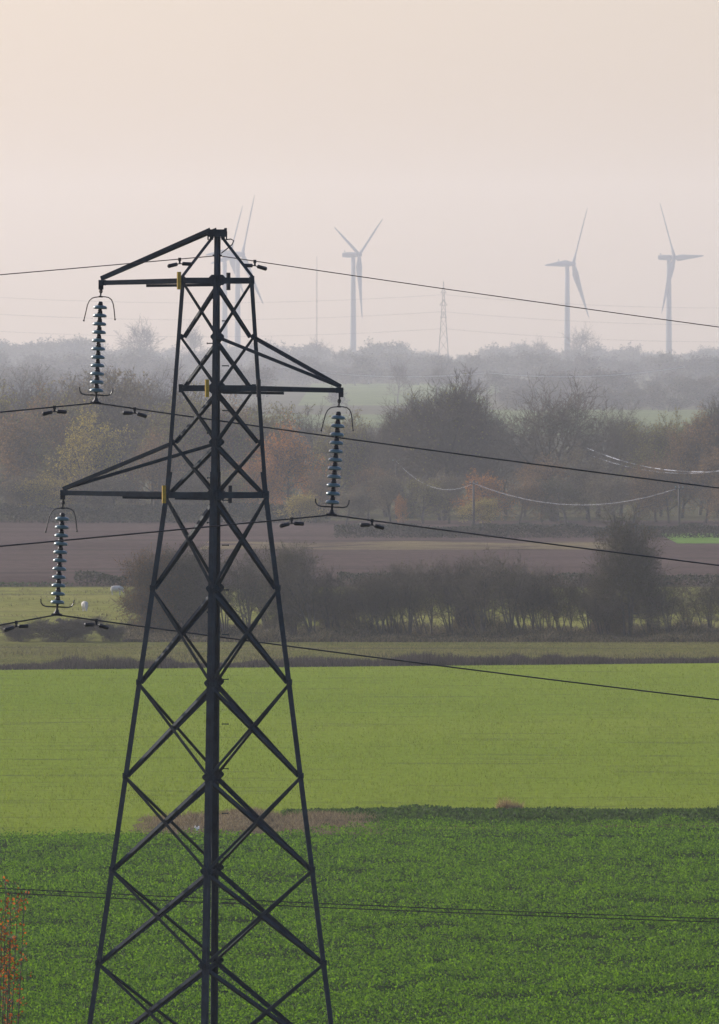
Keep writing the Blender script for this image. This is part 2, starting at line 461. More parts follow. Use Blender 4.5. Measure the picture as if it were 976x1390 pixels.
class TreeGen:
    def __init__(s, seed, height, limbs, lens, counts, angles, tropism, twig_r, trunk_frac=.35, leaf=None, leaf_n=0,
                 trunk_r=None, stems=1, lean=(0, 0), wob=.18, start=.3, stem_spread=.25, shape=None):
        s.r = random.Random(seed); s.H = height
        s.tr = MB(); s.cr = MB()
        s.lens = lens; s.counts = counts; s.angles = angles; s.trop = tropism; s.twig_r = twig_r
        s.leaf = leaf; s.leaf_n = leaf_n; s.wob = wob; s.start = start; s.maxlev = len(lens) - 1
        s.shape = shape
        tr = trunk_r or height * .022
        for k in range(stems):
            a = s.r.uniform(0, 6.28); q = stem_spread if stems > 1 else .05
            d = Vector((math.cos(a) * q * s.r.uniform(.3, 1) + lean[0], math.sin(a) * q * s.r.uniform(.3, 1) + lean[1], 1)).normalized()
            p = Vector((math.cos(a), math.sin(a), 0)) * (tr * 1.2 if stems > 1 else 0)
            p.z = -0.1
            s.grow(p, d, lens[0] * height * s.r.uniform(.85, 1.1), tr * (1 if stems == 1 else .65), 0)
    def grow(s, p, d, L, rad, lev):
        r = s.r
        nseg = (6, 5, 4, 3, 1, 1)[lev] if lev < s.maxlev else 2 if L > 1.0 else 1
        pts = [p.copy()]; rr = [rad]; dd = d.copy(); dirs = [dd.copy()]
        end = .28 if lev < s.maxlev else .5
        for i in range(nseg):
            w = s.wob * (1.4 if lev > 0 else .6)
            dd = dd + Vector((r.gauss(0, w), r.gauss(0, w), r.gauss(0, w * .7)))
            dd.z += s.trop[lev]
            dd.normalize()
            pts.append(pts[-1] + dd * (L / nseg)); dirs.append(dd.copy())
            rr.append(max(s.twig_r * .6, rad * (1 - (1 - end) * (i + 1) / nseg)))
        mb = s.tr if lev <= 1 else s.cr
        mb.tube(pts, rr, (7, 5, 4, 3, 3, 3)[lev], 0, cap=False)
        if lev == s.maxlev:
            if s.leaf_n:
                for _ in range(s.leaf_n if isinstance(s.leaf_n, int) else (1 if r.random() < s.leaf_n else 0)):
                    t = r.uniform(.2, 1); q = pts[0].lerp(pts[-1], t)
                    s.cr.leaf(q + Vector((r.gauss(0, .15), r.gauss(0, .15), r.gauss(0, .12))) * s.leaf * 2, s.leaf * r.uniform(.7, 1.3), 1, r)
            return
        n = s.counts[lev]; st = s.start if lev == 0 else .18
        g = r.uniform(0, 6.28)
        for k in range(n):
            f = st + (1 - st) * ((k + r.uniform(.2, .9)) / n)
            i = min(int(f * nseg), nseg - 1); q = f * nseg - i
            q = min(max(q, 0), 1)
            pos = pts[i].lerp(pts[i + 1], q); base = dirs[i + 1]
            ax = base.orthogonal().normalized(); g += 2.4 + r.gauss(0, .35)
            ax = rot_about(ax, base, g)
            an = R(s.angles[lev]) * r.uniform(.7, 1.25)
            if lev == 0 and s.shape == 'fan': an *= 1.15 - .8 * (f - st)
            elif lev == 0: an *= 1.25 - .6 * (f - st)
            nd = rot_about(base, ax, an)
            ln = s.lens[lev + 1] * s.H * r.uniform(.7, 1.2) * (1.05 - .45 * ((f - st) / (1 - st)) if lev < 2 else 1)
            rad2 = max(s.twig_r, (rr[i] * .62) * (.9 if lev else .75)) if lev + 1 < s.maxlev else s.twig_r
            s.grow(pos, nd, ln, rad2, lev + 1)
        if lev < s.maxlev and lev > 0:   # the tip carries on as a finer shoot
            s.grow(pts[-1], dirs[-1], s.lens[lev + 1] * s.H, max(s.twig_r, rr[-1] * .9), lev + 1)

PROTO = {}
class Proto:
    def __init__(s, gen, kind):
        s.h = float(np.percentile([v[2] for v in gen.cr.v], 99.6))
        xs_ = [v[0] for v in gen.cr.v]
        s.w = max(xs_) - min(xs_)
        s.kind = kind; s.gen = gen; s.root = None
    def place(s, name, x, y, height, label, cat, group, leaf=(.1, .08, .04), wscale=1.0, rz=None, twigm=None):
        z = gz(y)
        rz = rng.uniform(0, 6.28) if rz is None else rz
        k = height / s.h
        if s.root is None:
            r = empty(name, (x, y, z)); s.root = r
            s.trunk = s.gen.tr.build('trunk', M['bark'], r, smooth=True)
            s.crown = s.gen.cr.build('crown', [M['twig'], M['leaf']], r)
            t, c = s.trunk, s.crown
            s.gen = None
        else:
            r = s.root.copy(); col.objects.link(r); r.name = name
            t = s.trunk.copy(); col.objects.link(t); t.parent = r
            c = s.crown.copy(); col.objects.link(c); c.parent = r
        for q in ('group',):
            if q in r: del r[q]
        r.location = (x, y, z); r.rotation_euler = (0, 0, rz); r.scale = (k * wscale, k * wscale, k)
        c.color = (*leaf, 1)
        tag(r, label, cat, group)
        return r

# A: round-headed bare trees, B: many-stemmed fan, C: trees still in thin leaf, H: hedgerow, K: dense bush, Z: far trees
for i in range(3):
    PROTO['A%d' % i] = Proto(TreeGen(100 + i, 17, None, (.62, .40, .22, .12, .055), (12, 8, 7, 4), (48, 46, 44, 44), (0, .05, .03, .02, .02), .026, start=.24, trunk_r=.48, wob=.14), 'A')
PROTO['D0'] = Proto(TreeGen(150, 17, None, (.50, .40, .24, .13, .06), (11, 7, 6, 4), (56, 46, 44, 44), (0, .10, .04, .02, .01), .028, start=.42, trunk_r=.60, wob=.12), 'A')
for i in range(2):
    PROTO['B%d' % i] = Proto(TreeGen(200 + i, 17, None, (.80, .34, .20, .11, .055), (9, 7, 6, 4), (32, 34, 36, 40), (.02, .12, .10, .06, .05), .026,
                             stems=6, stem_spread=.55, start=.28, shape='fan', leaf=.28, leaf_n=.12), 'B')
for i in range(3):
    PROTO['C%d' % i] = Proto(TreeGen(300 + i, 16, None, (.70, .32, .19, .11, .05), (13, 7, 6, 4), (48, 46, 45, 50), (0, .08, .03, 0, 0), .024, start=.16, leaf=.24, leaf_n=3), 'C')
for i in range(4):
    PROTO['H%d' % i] = Proto(TreeGen(400 + i, 6, None, (.78, .30, .17, .10), (6, 6, 4), (38, 46, 50), (.03, .06, .03, .01), .015, stems=6, stem_spread=.34,
                             lean=(-.26, 0), start=.32, leaf=.09, leaf_n=.5, trunk_r=.13), 'H')
for i in range(2):
    PROTO['K%d' % i] = Proto(TreeGen(500 + i, 5, None, (.80, .34, .20, .12), (12, 9, 8), (50, 46, 46), (.0, .05, .03, .02), .016, stems=7, stem_spread=.9,
                             start=.10, leaf=.09, leaf_n=2, trunk_r=.09), 'K')
for i in range(3):
    PROTO['Z%d' % i] = Proto(TreeGen(600 + i, 17, None, (.66, .36, .22, .12), (12, 8, 7), (55, 50, 48), (0, .05, .02, .0), .06, start=.14, leaf=.75, leaf_n=2), 'Z')
for i in range(2):
    PROTO['Y%d' % i] = Proto(TreeGen(650 + i, 17, None, (.62, .40, .22, .12), (10, 8, 7), (46, 46, 45), (0, .06, .04, .02), .055, start=.3), 'Y')

OLIVE = (.200, .170, .050); YEL = (.42, .32, .055); ORG = (.42, .170, .032); BRN = (.230, .135, .055); GRY = (.165, .130, .070); DK = (.070, .066, .024)
LEAFW = {OLIVE: 'olive-brown', YEL: 'yellow-green', ORG: 'orange-brown', BRN: 'russet-brown', GRY: 'grey-brown', DK: 'dark'}
def where(px):
    for lim, w in ((48, 'at the far left of the middle tree belt'), (110, 'above the lower left insulator string'), (180, 'under the upper left insulator string'),
                   (245, "just left of the pylon's lattice"), (345, "behind the pylon's lattice"), (425, 'between the pylon and its right insulator string'),
                   (500, "behind the pylon's right insulator string"), (590, 'just right of the right insulator string'), (672, 'behind the left telegraph pole'),
                   (725, 'just right of the left telegraph pole'), (805, 'midway between the two telegraph poles'), (885, 'near the glinting wires, left of the right telegraph pole'),
                   (945, 'behind the right telegraph pole'), (2000, 'at the far right of the middle tree belt')):
        if px < lim: return w

belt = [  # px, top row, distance, proto, leaf colour, width
    (-60, 520, 1900, 'A0', GRY, 1.0), (-25, 515, 1860, 'C1', OLIVE, 1.0), (8, 508, 1930, 'A1', GRY, 1.0), (30, 540, 1850, 'C0', BRN, 1.0), (58, 520, 1960, 'A2', GRY, .95),
    (92, 530, 1900, 'C2', OLIVE, .9), (70, 600, 1840, 'C1', OLIVE, 1.0), (128, 560, 1835, 'C0', YEL, .9), (150, 508, 1950, 'A0', GRY, 1.0), (186, 506, 1930, 'C1', GRY, .95),
    (214, 512, 1960, 'A1', GRY, .95), (238, 530, 1900, 'C2', OLIVE, .9), (205, 585, 1840, 'C0', BRN, .9), (262, 516, 1930, 'A2', GRY, .95), (296, 540, 1900, 'C2', BRN, .9),
    (322, 548, 1930, 'A0', GRY, .95), (360, 552, 1900, 'C1', OLIVE, .9), (392, 574, 1850, 'C0', ORG, .95), (352, 620, 1835, 'C2', ORG, .9), (424, 556, 1930, 'A1', GRY, .95),
    (455, 564, 1900, 'C2', OLIVE, .9), (430, 640, 1830, 'C1', BRN, 1.0), (492, 566, 1930, 'C0', GRY, .9), (524, 560, 1900, 'B1', OLIVE, .8), (500, 630, 1840, 'C2', BRN, 1.0),
    (600, 520, 1850, 'B0', OLIVE, 1.12), (556, 545, 1880, 'B1', GRY, .85), (645, 538, 1890, 'B1', GRY, .85), (686, 572, 1900, 'A2', GRY, .9),
    (752, 517, 1840, 'D0', GRY, 1.0), (712, 590, 1900, 'A1', GRY, .8), (812, 552, 1890, 'A2', GRY, .85), (842, 552, 1910, 'A1', GRY, .8), (868, 576, 1900, 'C1', OLIVE, .85),
    (897, 562, 1900, 'C2', OLIVE, .75), (926, 562, 1880, 'C0', BRN, .75), (950, 560, 1920, 'C1', OLIVE, .8), (978, 546, 1900, 'B1', GRY, .8), (1010, 552, 1900, 'A0', GRY, 1.0), (1050, 540, 1900, 'C2', OLIVE, 1.0),
    (664, 640, 1800, 'C2', ORG, 1.15), (705, 645, 1800, 'C0', BRN, 1.3), (640, 676, 1790, 'C1', YEL, 1.8), (548, 672, 1790, 'C0', ORG, .6), (770, 650, 1800, 'C1', DK, 1.4),
    (835, 640, 1800, 'C0', GRY, 1.3), (908, 618, 1820, 'C2', BRN, .9), (890, 600, 1830, 'C0', OLIVE, .8), (958, 610, 1820, 'C1', BRN, .9), (470, 660, 1800, 'C0', GRY, 1.5), (405, 668, 1800, 'C2', YEL, 1.5),
    (575, 650, 1810, 'C1', OLIVE, 1.4), (530, 640, 1815, 'C2', GRY, 1.1), (60, 644, 1830, 'C2', YEL, 1.6), (20, 640, 1830, 'C0', GRY, 1.2), (160, 640, 1828, 'C2', GRY, 1.4), (250, 640, 1830, 'C0', GRY, 1.4),
    (300, 640, 1830, 'C1', OLIVE, 1.4), (735, 620, 1825, 'C2', BRN, 1.1), (800, 610, 1825, 'C0', GRY, 1.0), (860, 630, 1815, 'C1', BRN, 1.0), (610, 640, 1815, 'C2', GRY, 1.1), (110, 640, 1832, 'C1', GRY, 1.3),
    (1015, 620, 1820, 'C2', GRY, 1.2), (-20, 630, 1830, 'C1', GRY, 1.2), (990, 640, 1800, 'C0', BRN, 1.3)]
seen = {}
for px, top, d, pr, lc, ws in belt:
    p = at(px, top, d); h = p.z
    bare = pr[0] in 'ABD'
    small = h < 11
    nm = 'bare_tree' if bare else ('shrub' if h < 6.5 else 'autumn_tree')
    if bare: look = 'tall fan-shaped leafless tree' if pr[0] == 'B' else 'tall round-headed leafless tree'
    else: look = ('low ' if h < 6.5 else 'short ' if small else 'tall ') + LEAFW[lc] + (' shrub' if h < 6.5 else ' thin-leaved tree')
    lab = look + ' ' + where(px)
    if (px, top) == (600, 520): lab = 'broad fan-shaped leafless tree, the widest crown left of the left telegraph pole'
    if (px, top) == (752, 517): lab = 'big bare round-headed tree with dark branches, between the two telegraph poles'
    rep = seen[lab] = seen.get(lab, 0) + 1
    PROTO[pr].place(nm, p.x, d, h, lab, 'shrub' if nm == 'shrub' else 'tree', 'trees of the middle tree belt', lc, ws)

# hedgerow of small wind-bent trees
hr = [(222, 764, BRN), (276, 750, GRY), (306, 752, DK), (338, 752, DK), (366, 744, DK), (398, 738, DK), (424, 746, GRY), (448, 772, DK),
      (462, 780, GRY), (478, 786, DK), (491, 782, BRN), (504, 780, GRY), (517, 776, DK), (530, 768, DK), (543, 772, BRN), (556, 760, DK), (570, 768, GRY), (584, 756, DK), (612, 762, GRY), (626, 762, BRN), (640, 756, DK), (654, 760, GRY), (668, 746, DK), (694, 752, DK), (708, 766, BRN), (722, 764, GRY), (735, 772, GRY), (748, 772, DK), (761, 778, BRN), (774, 780, DK),
      (800, 776, DK), (826, 780, GRY), (816, 786, GRY), (880, 782, DK), (894, 786, GRY), (908, 784, DK), (934, 788, GRY), (962, 782, DK), (990, 778, DK), (1020, 770, DK), (1050, 776, DK)]
LH = {ORG: 'russet', BRN: 'rusty-brown', DK: 'dark olive', GRY: 'grey-brown'}
def hwhere(px):
    for lim, w in ((185, 'at the left end of the hedgerow'), (212, "touching the pylon's left leg in the hedgerow"), (300, "in the left half of the pylon's lattice"), (392, "in the right half of the pylon's lattice"),
                   (440, "just right of the pylon's right leg in the hedgerow"), (520, "in the hedgerow dip below the right insulator string"), (600, 'in the hedgerow below the orange middle trees'),
                   (660, 'in the hedgerow below the left telegraph pole'), (735, 'in the middle hump of the hedgerow'), (815, 'in the hedgerow just left of the big round bush'),
                   (845, 'directly left of the big round bush'), (920, 'directly right of the big round bush'), (2000, 'at the right end of the hedgerow')):
        if px < lim: return w
for i, (px, top, lc) in enumerate(hr):
    d = 1030 + rng.uniform(-4, 6); p = at(px, top, d)
    PROTO['H%d' % (i % 4)].place('hedgerow_tree', p.x, d, p.z, 'small %s wind-bent tree %s' % (LH[lc], hwhere(px)), 'tree', 'trees of the hedgerow',
                                 tuple(c * .8 for c in lc) if lc in (ORG, BRN) else tuple(c * rng.uniform(.8, 1.1) for c in lc), rng.uniform(.75, .95), rng.uniform(-.5, .5))
for i in range(4):   # thin lower growth fills the hedge line
    px = 260 + i * 190 + rng.uniform(-8, 8); d = 1038 + rng.uniform(-3, 3); p = at(px, rng.uniform(798, 822), d)
    PROTO['K%d' % (i % 2)].place('hedge_shrub', p.x, d, p.z, 'low twiggy shrub filling the hedgerow between its trees', 'shrub', 'low shrubs filling the hedgerow', tuple(c * rng.uniform(.8, 1.2) for c in GRY if True), .75)
PROTO['R0'] = Proto(TreeGen(700, 9, None, (.66, .34, .20, .11), (15, 10, 8), (62, 48, 48), (0, .07, .03, .02), .018, stems=3, stem_spread=.16, start=.30, leaf=.10, leaf_n=2, trunk_r=.2), 'R')
PROTO['R1'] = Proto(TreeGen(701, 7, None, (.70, .36, .21, .11), (14, 10, 8), (60, 48, 48), (0, .06, .03, .02), .017, stems=4, stem_spread=.35, start=.10, leaf=.10, leaf_n=2, trunk_r=.16), 'R')
for px, top, lc, ws, lab in ((203, 748, (.20, .105, .035), .80, "russet round bush at the left end of the hedgerow beside the pylon's left leg"), (246, 744, (.085, .070, .032), .85, "dense brown bush behind the left half of the pylon's lattice"),
                             (398, 742, (.075, .068, .030), .70, "dense bush just right of the pylon's right leg")):
    p = at(px, top, 1031)
    PROTO['R1'].place('round_bush', p.x, 1031, p.z, lab, 'bush', None, lc, ws)
p = at(850, 702, 1028)
PROTO['R0'].place('round_bush', p.x, 1028, p.z, 'tall round dense bush rising above the hedgerow at right', 'bush', None, (.075, .068, .030), .80, 1.0)
for px, top, ws, lab in ((86, 838, 1.7, 'wide brown bramble bush in the pasture under the lower left insulator string'), (27, 846, 1.1, 'small bramble clump at the left edge of the pasture'),
                         (152, 846, .9, "small bramble clump between the wide bramble bush and the pylon's left leg")):
    p = at(px, top, 1018)
    PROTO['K1'].place('bramble_bush', p.x, 1018, p.z, lab, 'bush', 'bramble bushes in the pasture', (.085, .062, .045), ws * 1.1)
def dry_bush():
    n = 800; r = np.sqrt(nrg.uniform(0, 1, n)); an = nrg.uniform(0, 6.28, n)
    x = r * np.cos(an) * .62; y = r * np.sin(an) * .5
    h = (.60 - .30 * r * r) * nrg.uniform(.2, 1.1, n) * (.5 + .8 * vnoise(x, y, .22, 5))
    return blade_quads(x, y, np.zeros(n), h, nrg.uniform(.015, .04, n), .35)
o = quads_object('dry_bush', dry_bush(), leaf_mat('dry_stem', (.34, .25, .10), .35, .4, dark=(.14, .09, .045)))
o.location = (at(692, 1090, 628).x, 628, .02)
tag(o, 'small straw-coloured dry bush at the edge of the pale green field', 'bush')

# far skyline trees and misty trees in the far fields
def sky_top(px):
    pts = [(-80, 462), (0, 462), (25, 467), (50, 456), (75, 463), (100, 458), (130, 468), (160, 479), (185, 469), (222, 470), (238, 480), (300, 472), (350, 464), (400, 466), (420, 474), (450, 472), (480, 477),
           (510, 463), (555, 468), (580, 478), (620, 488), (650, 478), (690, 466), (715, 465), (740, 471), (770, 476), (800, 468), (830, 474), (855, 468), (880, 478), (905, 481), (930, 475), (960, 472), (1060, 472)]
    for (a, ya), (b, yb) in zip(pts, pts[1:]):
        if a <= px <= b: return ya + (yb - ya) * (px - a) / (b - a)
    return 472
i = 0; px = -75.0
FARC = [(.06, .058, .035), (.075, .062, .04), (.055, .05, .04), (.08, .07, .035)]
while px < 1060:
    d = rng.uniform(7900, 8900); p = at(px, sky_top(px) + rng.uniform(-2, 4), d)
    h = max(9, p.z - gz(d))
    PROTO['Z%d' % (i % 3)].place('distant_tree', p.x, d, h, 'pale hazy tree of the wood along the skyline', 'tree', 'hazy trees along the skyline', FARC[i % 4], rng.uniform(1.2, 1.8))
    px += rng.uniform(9, 16); i += 1
px = -75.0
while px < 1060:
    d = rng.uniform(6300, 7300); top = rng.uniform(476, 494); p = at(px, top, d)
    h = max(6, p.z - gz(d))
    PROTO['Z%d' % (i % 3)].place('distant_tree', p.x, d, h, 'hazy tree in the misty row below the skyline wood', 'tree', 'hazy trees below the skyline', FARC[i % 4], rng.uniform(1.2, 1.9))
    px += rng.uniform(9, 15); i += 1
for x0, x1, t0, t1, d0, d1 in ((-75, 345, 492, 512, 5000, 5800), (640, 1060, 500, 520, 5200, 5700), (-75, 200, 520, 536, 4300, 4700), (700, 1060, 524, 542, 4600, 4900), (345, 640, 498, 506, 6200, 6500)):
    px = x0
    while px < x1:
        d = rng.uniform(d0, d1); p = at(px, rng.uniform(t0, t1), d)
        PROTO['Z%d' % (i % 3)].place('distant_tree', p.x, d, max(4, p.z - gz(d)), 'misty tree in a far hedge between the tree belt and the skyline', 'tree', 'misty trees in the far hedges', FARC[i % 4], rng.uniform(1.3, 2.2))
        px += rng.uniform(11, 22); i += 1
for k, (px, top, d, pr, ws, lab) in enumerate([
        (540, 489, 5000, 'Y0', .85, 'hazy bare tree standing in the far pale field right of the right insulator string'), (592, 492, 5100, 'Y1', .8, 'hazy bare tree in the far field below the distant lattice pylon'),
        (638, 494, 5100, 'Y0', .8, 'slender hazy tree in the far field right of the distant lattice pylon'), (198, 434, 7000, 'Y1', .95, 'large faint bare tree standing above the skyline left of the pylon top'),
        (786, 443, 7600, 'Y0', .9, 'faint bare tree beside the foot of the second turbine from the right'), (738, 458, 7600, 'Y1', .9, 'faint bare tree rising above the skyline left of the second turbine from the right'),
        (433, 458, 7500, 'Y0', .7, 'faint round bare tree at the foot of the thin mast'), (262, 440, 7200, 'Y0', .7, 'faint bare tree behind the upper left panel of the pylon'),
        (20, 505, 4300, 'Z0', 1.2, 'misty tree in the far hedge at left above the tree belt'), (60, 500, 4400, 'Z1', 1.2, 'misty rounded tree in the far hedge left of the upper insulator string'),
        (100, 508, 4300, 'Z2', 1.2, 'misty low tree in the far hedge below the upper insulator string'), (890, 520, 4800, 'Z1', 1.4, 'misty tree in the dark far hedge at right'),
        (925, 515, 4900, 'Z2', 1.4, 'misty broad tree in the dark far hedge at right below the rightmost turbine'), (958, 512, 4900, 'Z0', 1.4, 'misty tree in the far hedge at the right edge'),
        (860, 528, 4700, 'Z0', 1.3, 'misty low tree left in the dark far hedge at right'), (820, 532, 4750, 'Z2', 1.3, 'misty low tree above the big bare round-headed tree'),
        (460, 524, 4800, 'Z2', 1.2, 'misty low shrub-like tree in the far field above the right insulator string'), (690, 528, 4800, 'Z1', 1.3, 'misty low tree left of the big bare round-headed tree')]):
    p = at(px, top, d)
    PROTO[pr].place('distant_tree', p.x, d, max(5, p.z - gz(d)), lab, 'tree', 'misty trees in the far fields', FARC[k % 4], ws)

# ------------------------------------------------------------------ the pylon
PHI = R(-0.3)
def axis_px(py): return 295.0 if py < 527 else 295.0 - .011 * (py - 527)
def half_px(py):
    if py < 527: return 49.0 + 2.0 * max(0, (py - 378)) / 149
    return 51.0 + .1345 * (py - 527)
ZB = gz(D0)
PY_BASE = HOR + (HC - ZB) / S0
def ctr(py): return Vector(((axis_px(py) - 488) * S0, D0, HC - (py - HOR) * S0))
DIRS = {'L': Vector((-math.cos(PHI), -math.sin(PHI), 0)), 'N': Vector((math.sin(PHI), -.6 * math.cos(PHI), 0)),
        'R': Vector((math.cos(PHI), math.sin(PHI), 0)), 'B': Vector((-math.sin(PHI), .6 * math.cos(PHI), 0))}
root = empty('electricity_pylon', ctr(PY_BASE))
root.location.z = ZB
O = root.location.copy()
def legp(k, py):
    tw = .0165 * min(max(0.0, py - 480), 850) * .5 * S0
    return ctr(py) + DIRS[k] * half_px(py) * S0 + Vector(({'N': -tw, 'B': tw}.get(k, 0), 0, 0)) - O
UP = Vector((0, 0, 1))
nb = {'L': ('N', 'B'), 'N': ('L', 'R'), 'R': ('N', 'B'), 'B': ('L', 'R')}
for k in 'LNRB':
    mb = MB()
    u = DIRS[nb[k][0]] - DIRS[k]; v = DIRS[nb[k][1]] - DIRS[k]
    mb.lbar(legp(k, 376), legp(k, 660), u, v, .080, .011)
    mb.lbar(legp(k, 640) - DIRS[k] * -.004, legp(k, PY_BASE + 12), u, v, .100, .013)
    mb.build('leg', M['steel'], root)
    mb = MB()
    peak = ctr(320) - O
    mb.lbar(legp(k, 374), peak + DIRS[k] * .10, u, v, .062, .008)
    mb.build('peak_strut', M['steel'], root)
nodes = [380, 457, 527, 600, 672, 798, 926, 1053, 1180, 1307, 1440, 1690, PY_BASE + 4]
faces = (('L', 'N'), ('N', 'R'), ('R', 'B'), ('B', 'L'))
for i in range(len(nodes) - 1):
    y0, y1 = nodes[i], nodes[i + 1]
    for a, b in faces:
        nrm = (DIRS[a] + DIRS[b]).normalized()
        for (q, w, off) in ((a, b, .004 if a in 'LR' else -.062), (b, a, .004 if b in 'LR' else -.062)):
            p0 = legp(q, y0) + nrm * off; p1 = legp(w, y1) + nrm * off
            ax = (p1 - p0).normalized()
            side = nrm.cross(ax)
            if side.z < 0: side = -side
            mb = MB()
            mb.lbar(p0 - side * .028, p1 - side * .028, side, -nrm if off > 0 else -nrm, .058 if y0 < 660 else .065, .008)
            mb.build('brace', M['steel'], root)
for py in (381, 527, 672):
    for a, b in faces:
        nrm = (DIRS[a] + DIRS[b]).normalized()
        mb = MB()
        p0, p1 = legp(a, py) + nrm * .012, legp(b, py) + nrm * .012
        mb.lbar(p0 + UP * .055, p1 + UP * .055, -UP, -nrm, .11, .01)
        mb.build('horizontal_strut', M['steel'], root)
for py in nodes[:10]:
    for k in 'LNRB':
        for o_ in nb[k]:
            e = (DIRS[o_] - DIRS[k]).normalized(); nrm = (DIRS[o_] + DIRS[k]).normalized()
            big = .17 if py in (380, 527, 672) else .115
            if k in 'LR' : big *= .8
            mb = MB()
            c = legp(k, py) + nrm * .018
            mb.prism([(0.0, -big * .55), (big * .55, -big * .55), (big, -big * .15), (big, big * .15), (big * .55, big * .55), (0.0, big * .55)], c - nrm * .004, c + nrm * .004, e, UP)
            for q in (-.3, 0, .3):
                mb.box(c + e * .05 + UP * q * big + nrm * .012, (.028, .028, .028))
            mb.build('gusset_plate', M['steel'], root)
# cap of the peak and centre post
mb = MB()
c = ctr(320) - O
mb.box(c + UP * .03, (.36, .34, .10)); mb.box(c + UP * .095, (.27, .25, .04)); mb.box(c + Vector((.15, 0, .06)), (.05, .12, .16))
for q in range(-4, 5): mb.box(c + Vector((q * .042, -.172, -.045)), (.022, .02, .06)); mb.box(c + Vector((q * .042, .172, -.045)), (.022, .02, .06))
mb.build('peak_cap', M['steel'], root)
mb = MB()
for k in (1, -1):
    mb.lbar(ctr(388) - O + Vector((-.055, .004 * k, 0)), ctr(322) - O + Vector((-.055, .004 * k, 0)), Vector((1, 0, 0)), Vector((0, k, 0)), .115, .01)
mb.build('centre_post', M['steel'], root)
mb = MB()
cj = ctr(347) - O
pts = [cj + Vector((.07, -.1, .04)), cj + Vector((.16, -.11, .11)), cj + Vector((.27, -.11, .20)), cj + Vector((.30, -.11, .27)), cj + Vector((.25, -.11, .30)), cj + Vector((.16, -.10, .29))]
mb.tube(pts, .011, 6); mb.build('bonding_lead', M['dark_iron'], root)
mb = MB(); mb.box(cj + Vector((0, -.07, 0)), (.17, .05, .035)); mb.box(cj + Vector((0, -.07, .03)), (.05, .07, .05)); mb.build('earth_wire_clamp', M['dark_iron'], root)

tips = {}
def solve_tip(face, px, py):
    a, b = face
    nrm = (DIRS[a] + DIRS[b]).normalized()
    c = ctr(py)
    t = 3.0
    for _ in range(30):
        p = c + nrm * t
        t += ((px - 488) / F * p.y - p.x) / nrm.x
    p = c + nrm * t
    return at(px, py, p.y)
arm_spec = [('upper left', ('B', 'L'), (139, 383), 381, 318), ('right', ('N', 'R'), (461, 529), 527, 460), ('lower left', ('B', 'L'), (87, 668), 672, 604)]
for nm, face, tp, py, tie_py in arm_spec:
    tip = solve_tip(face, *tp) - O
    tips[nm] = tip + O
    a, b = face
    nrm = (DIRS[a] + DIRS[b]).normalized(); side = (DIRS[a] - DIRS[b]).normalized()
    mb = MB()
    for k, sg in ((a, 1), (b, -1)):
        mb.lbar(legp(k, py) + UP * .045, tip + side * sg * .03 + UP * .03, -UP, -side * sg, .085, .009)
    mb.box(tip + UP * -.01, (.14, .12, .10))
    # walkway plates bolted under the inner half of the chord
    q0 = legp(a if nm != 'right' else a, py)
    for f0, f1 in ((.04, .28), (.32, .62)) if nm != 'right' else ((.05, .55),):
        mb.lbar(q0.lerp(tip, f0) - UP * .05, q0.lerp(tip, f1) - UP * .05, side, -UP, .05, .012)
    arm = mb.build('crossarm', M['steel'], root)
    for k, sg in ((a, 1), (b, -1)):
        mt = MB()
        top = legp(k, tie_py) if nm != 'upper left' else ctr(318) - O + DIRS[k] * .12 + UP * .05
        w = .062 if nm != 'upper left' else .075
        mt.lbar(tip + side * sg * .025 + UP * .035, top, UP, -side * sg, w, .009)
        mt.build('tie', M['steel'], arm)
    mh = MB(); hp = tip + nrm * .03 - UP * .09
    mh.box(hp, (.09, .09, .09)); mh.build('hanger', M['dark_iron'], arm)
# colour plates on the faces below each arm
for px, py, mk in ((243, 381, 'yellow'), (281, 527, 'yellow'), (222.5, 671, 'yellow'), (310, 382, 'black_plate'), (351, 527, 'black_plate'), (312, 671, 'black_plate')):
    d = D0 - 1.25 if px in (281, 351) else D0 - .6 if px in (243, 222.5) else D0 + .55
    if px == 281: d = D0 - .75
    p = at(px, py, d)
    mb = MB(); an = PHI + R(45 if px < 300 else -45)
    rt = Matrix.Rotation(R(38), 3, 'Z')
    mb.box(p - O, (.075, .030, .32), rot=rt); mb.box(p - O + Vector((0, -.02, 0)), (.02, .02, .03))
    mb.box(p - O + Vector((0.0, .08 if d < D0 else -.08, 0)), (.03, .16, .03))
    mb.build('marker_plate', M[mk], root)
# step bolts on the far leg
for i, py in enumerate(np.arange(405, 1990, 30.5)):
    p = legp('B', py)
    s_ = 1 if i % 2 else -1
    mb = MB(); q = p + Vector((.075 * s_, -.06, 0))
    mb.tube([q, q + Vector((.11 * s_, 0, 0))], .010, 6); mb.tube([q + Vector((.11 * s_, 0, 0)), q + Vector((.125 * s_, 0, 0))], .018, 6)
    mb.build('step_bolt', M['steel'], root)
for k in 'LNRB':
    mb = MB(); p = legp(k, PY_BASE); mb.lathe([(0, .25), (.30, .25), (.34, .2), (.38, -.4), (0, -.4)], p, 20)
    mb.build('footing', simple('concrete_%s' % k, (.3, .29, .27), .9), root)
tag(root, 'tall dark lattice electricity pylon with three crossarms standing in the foreground', 'pylon')

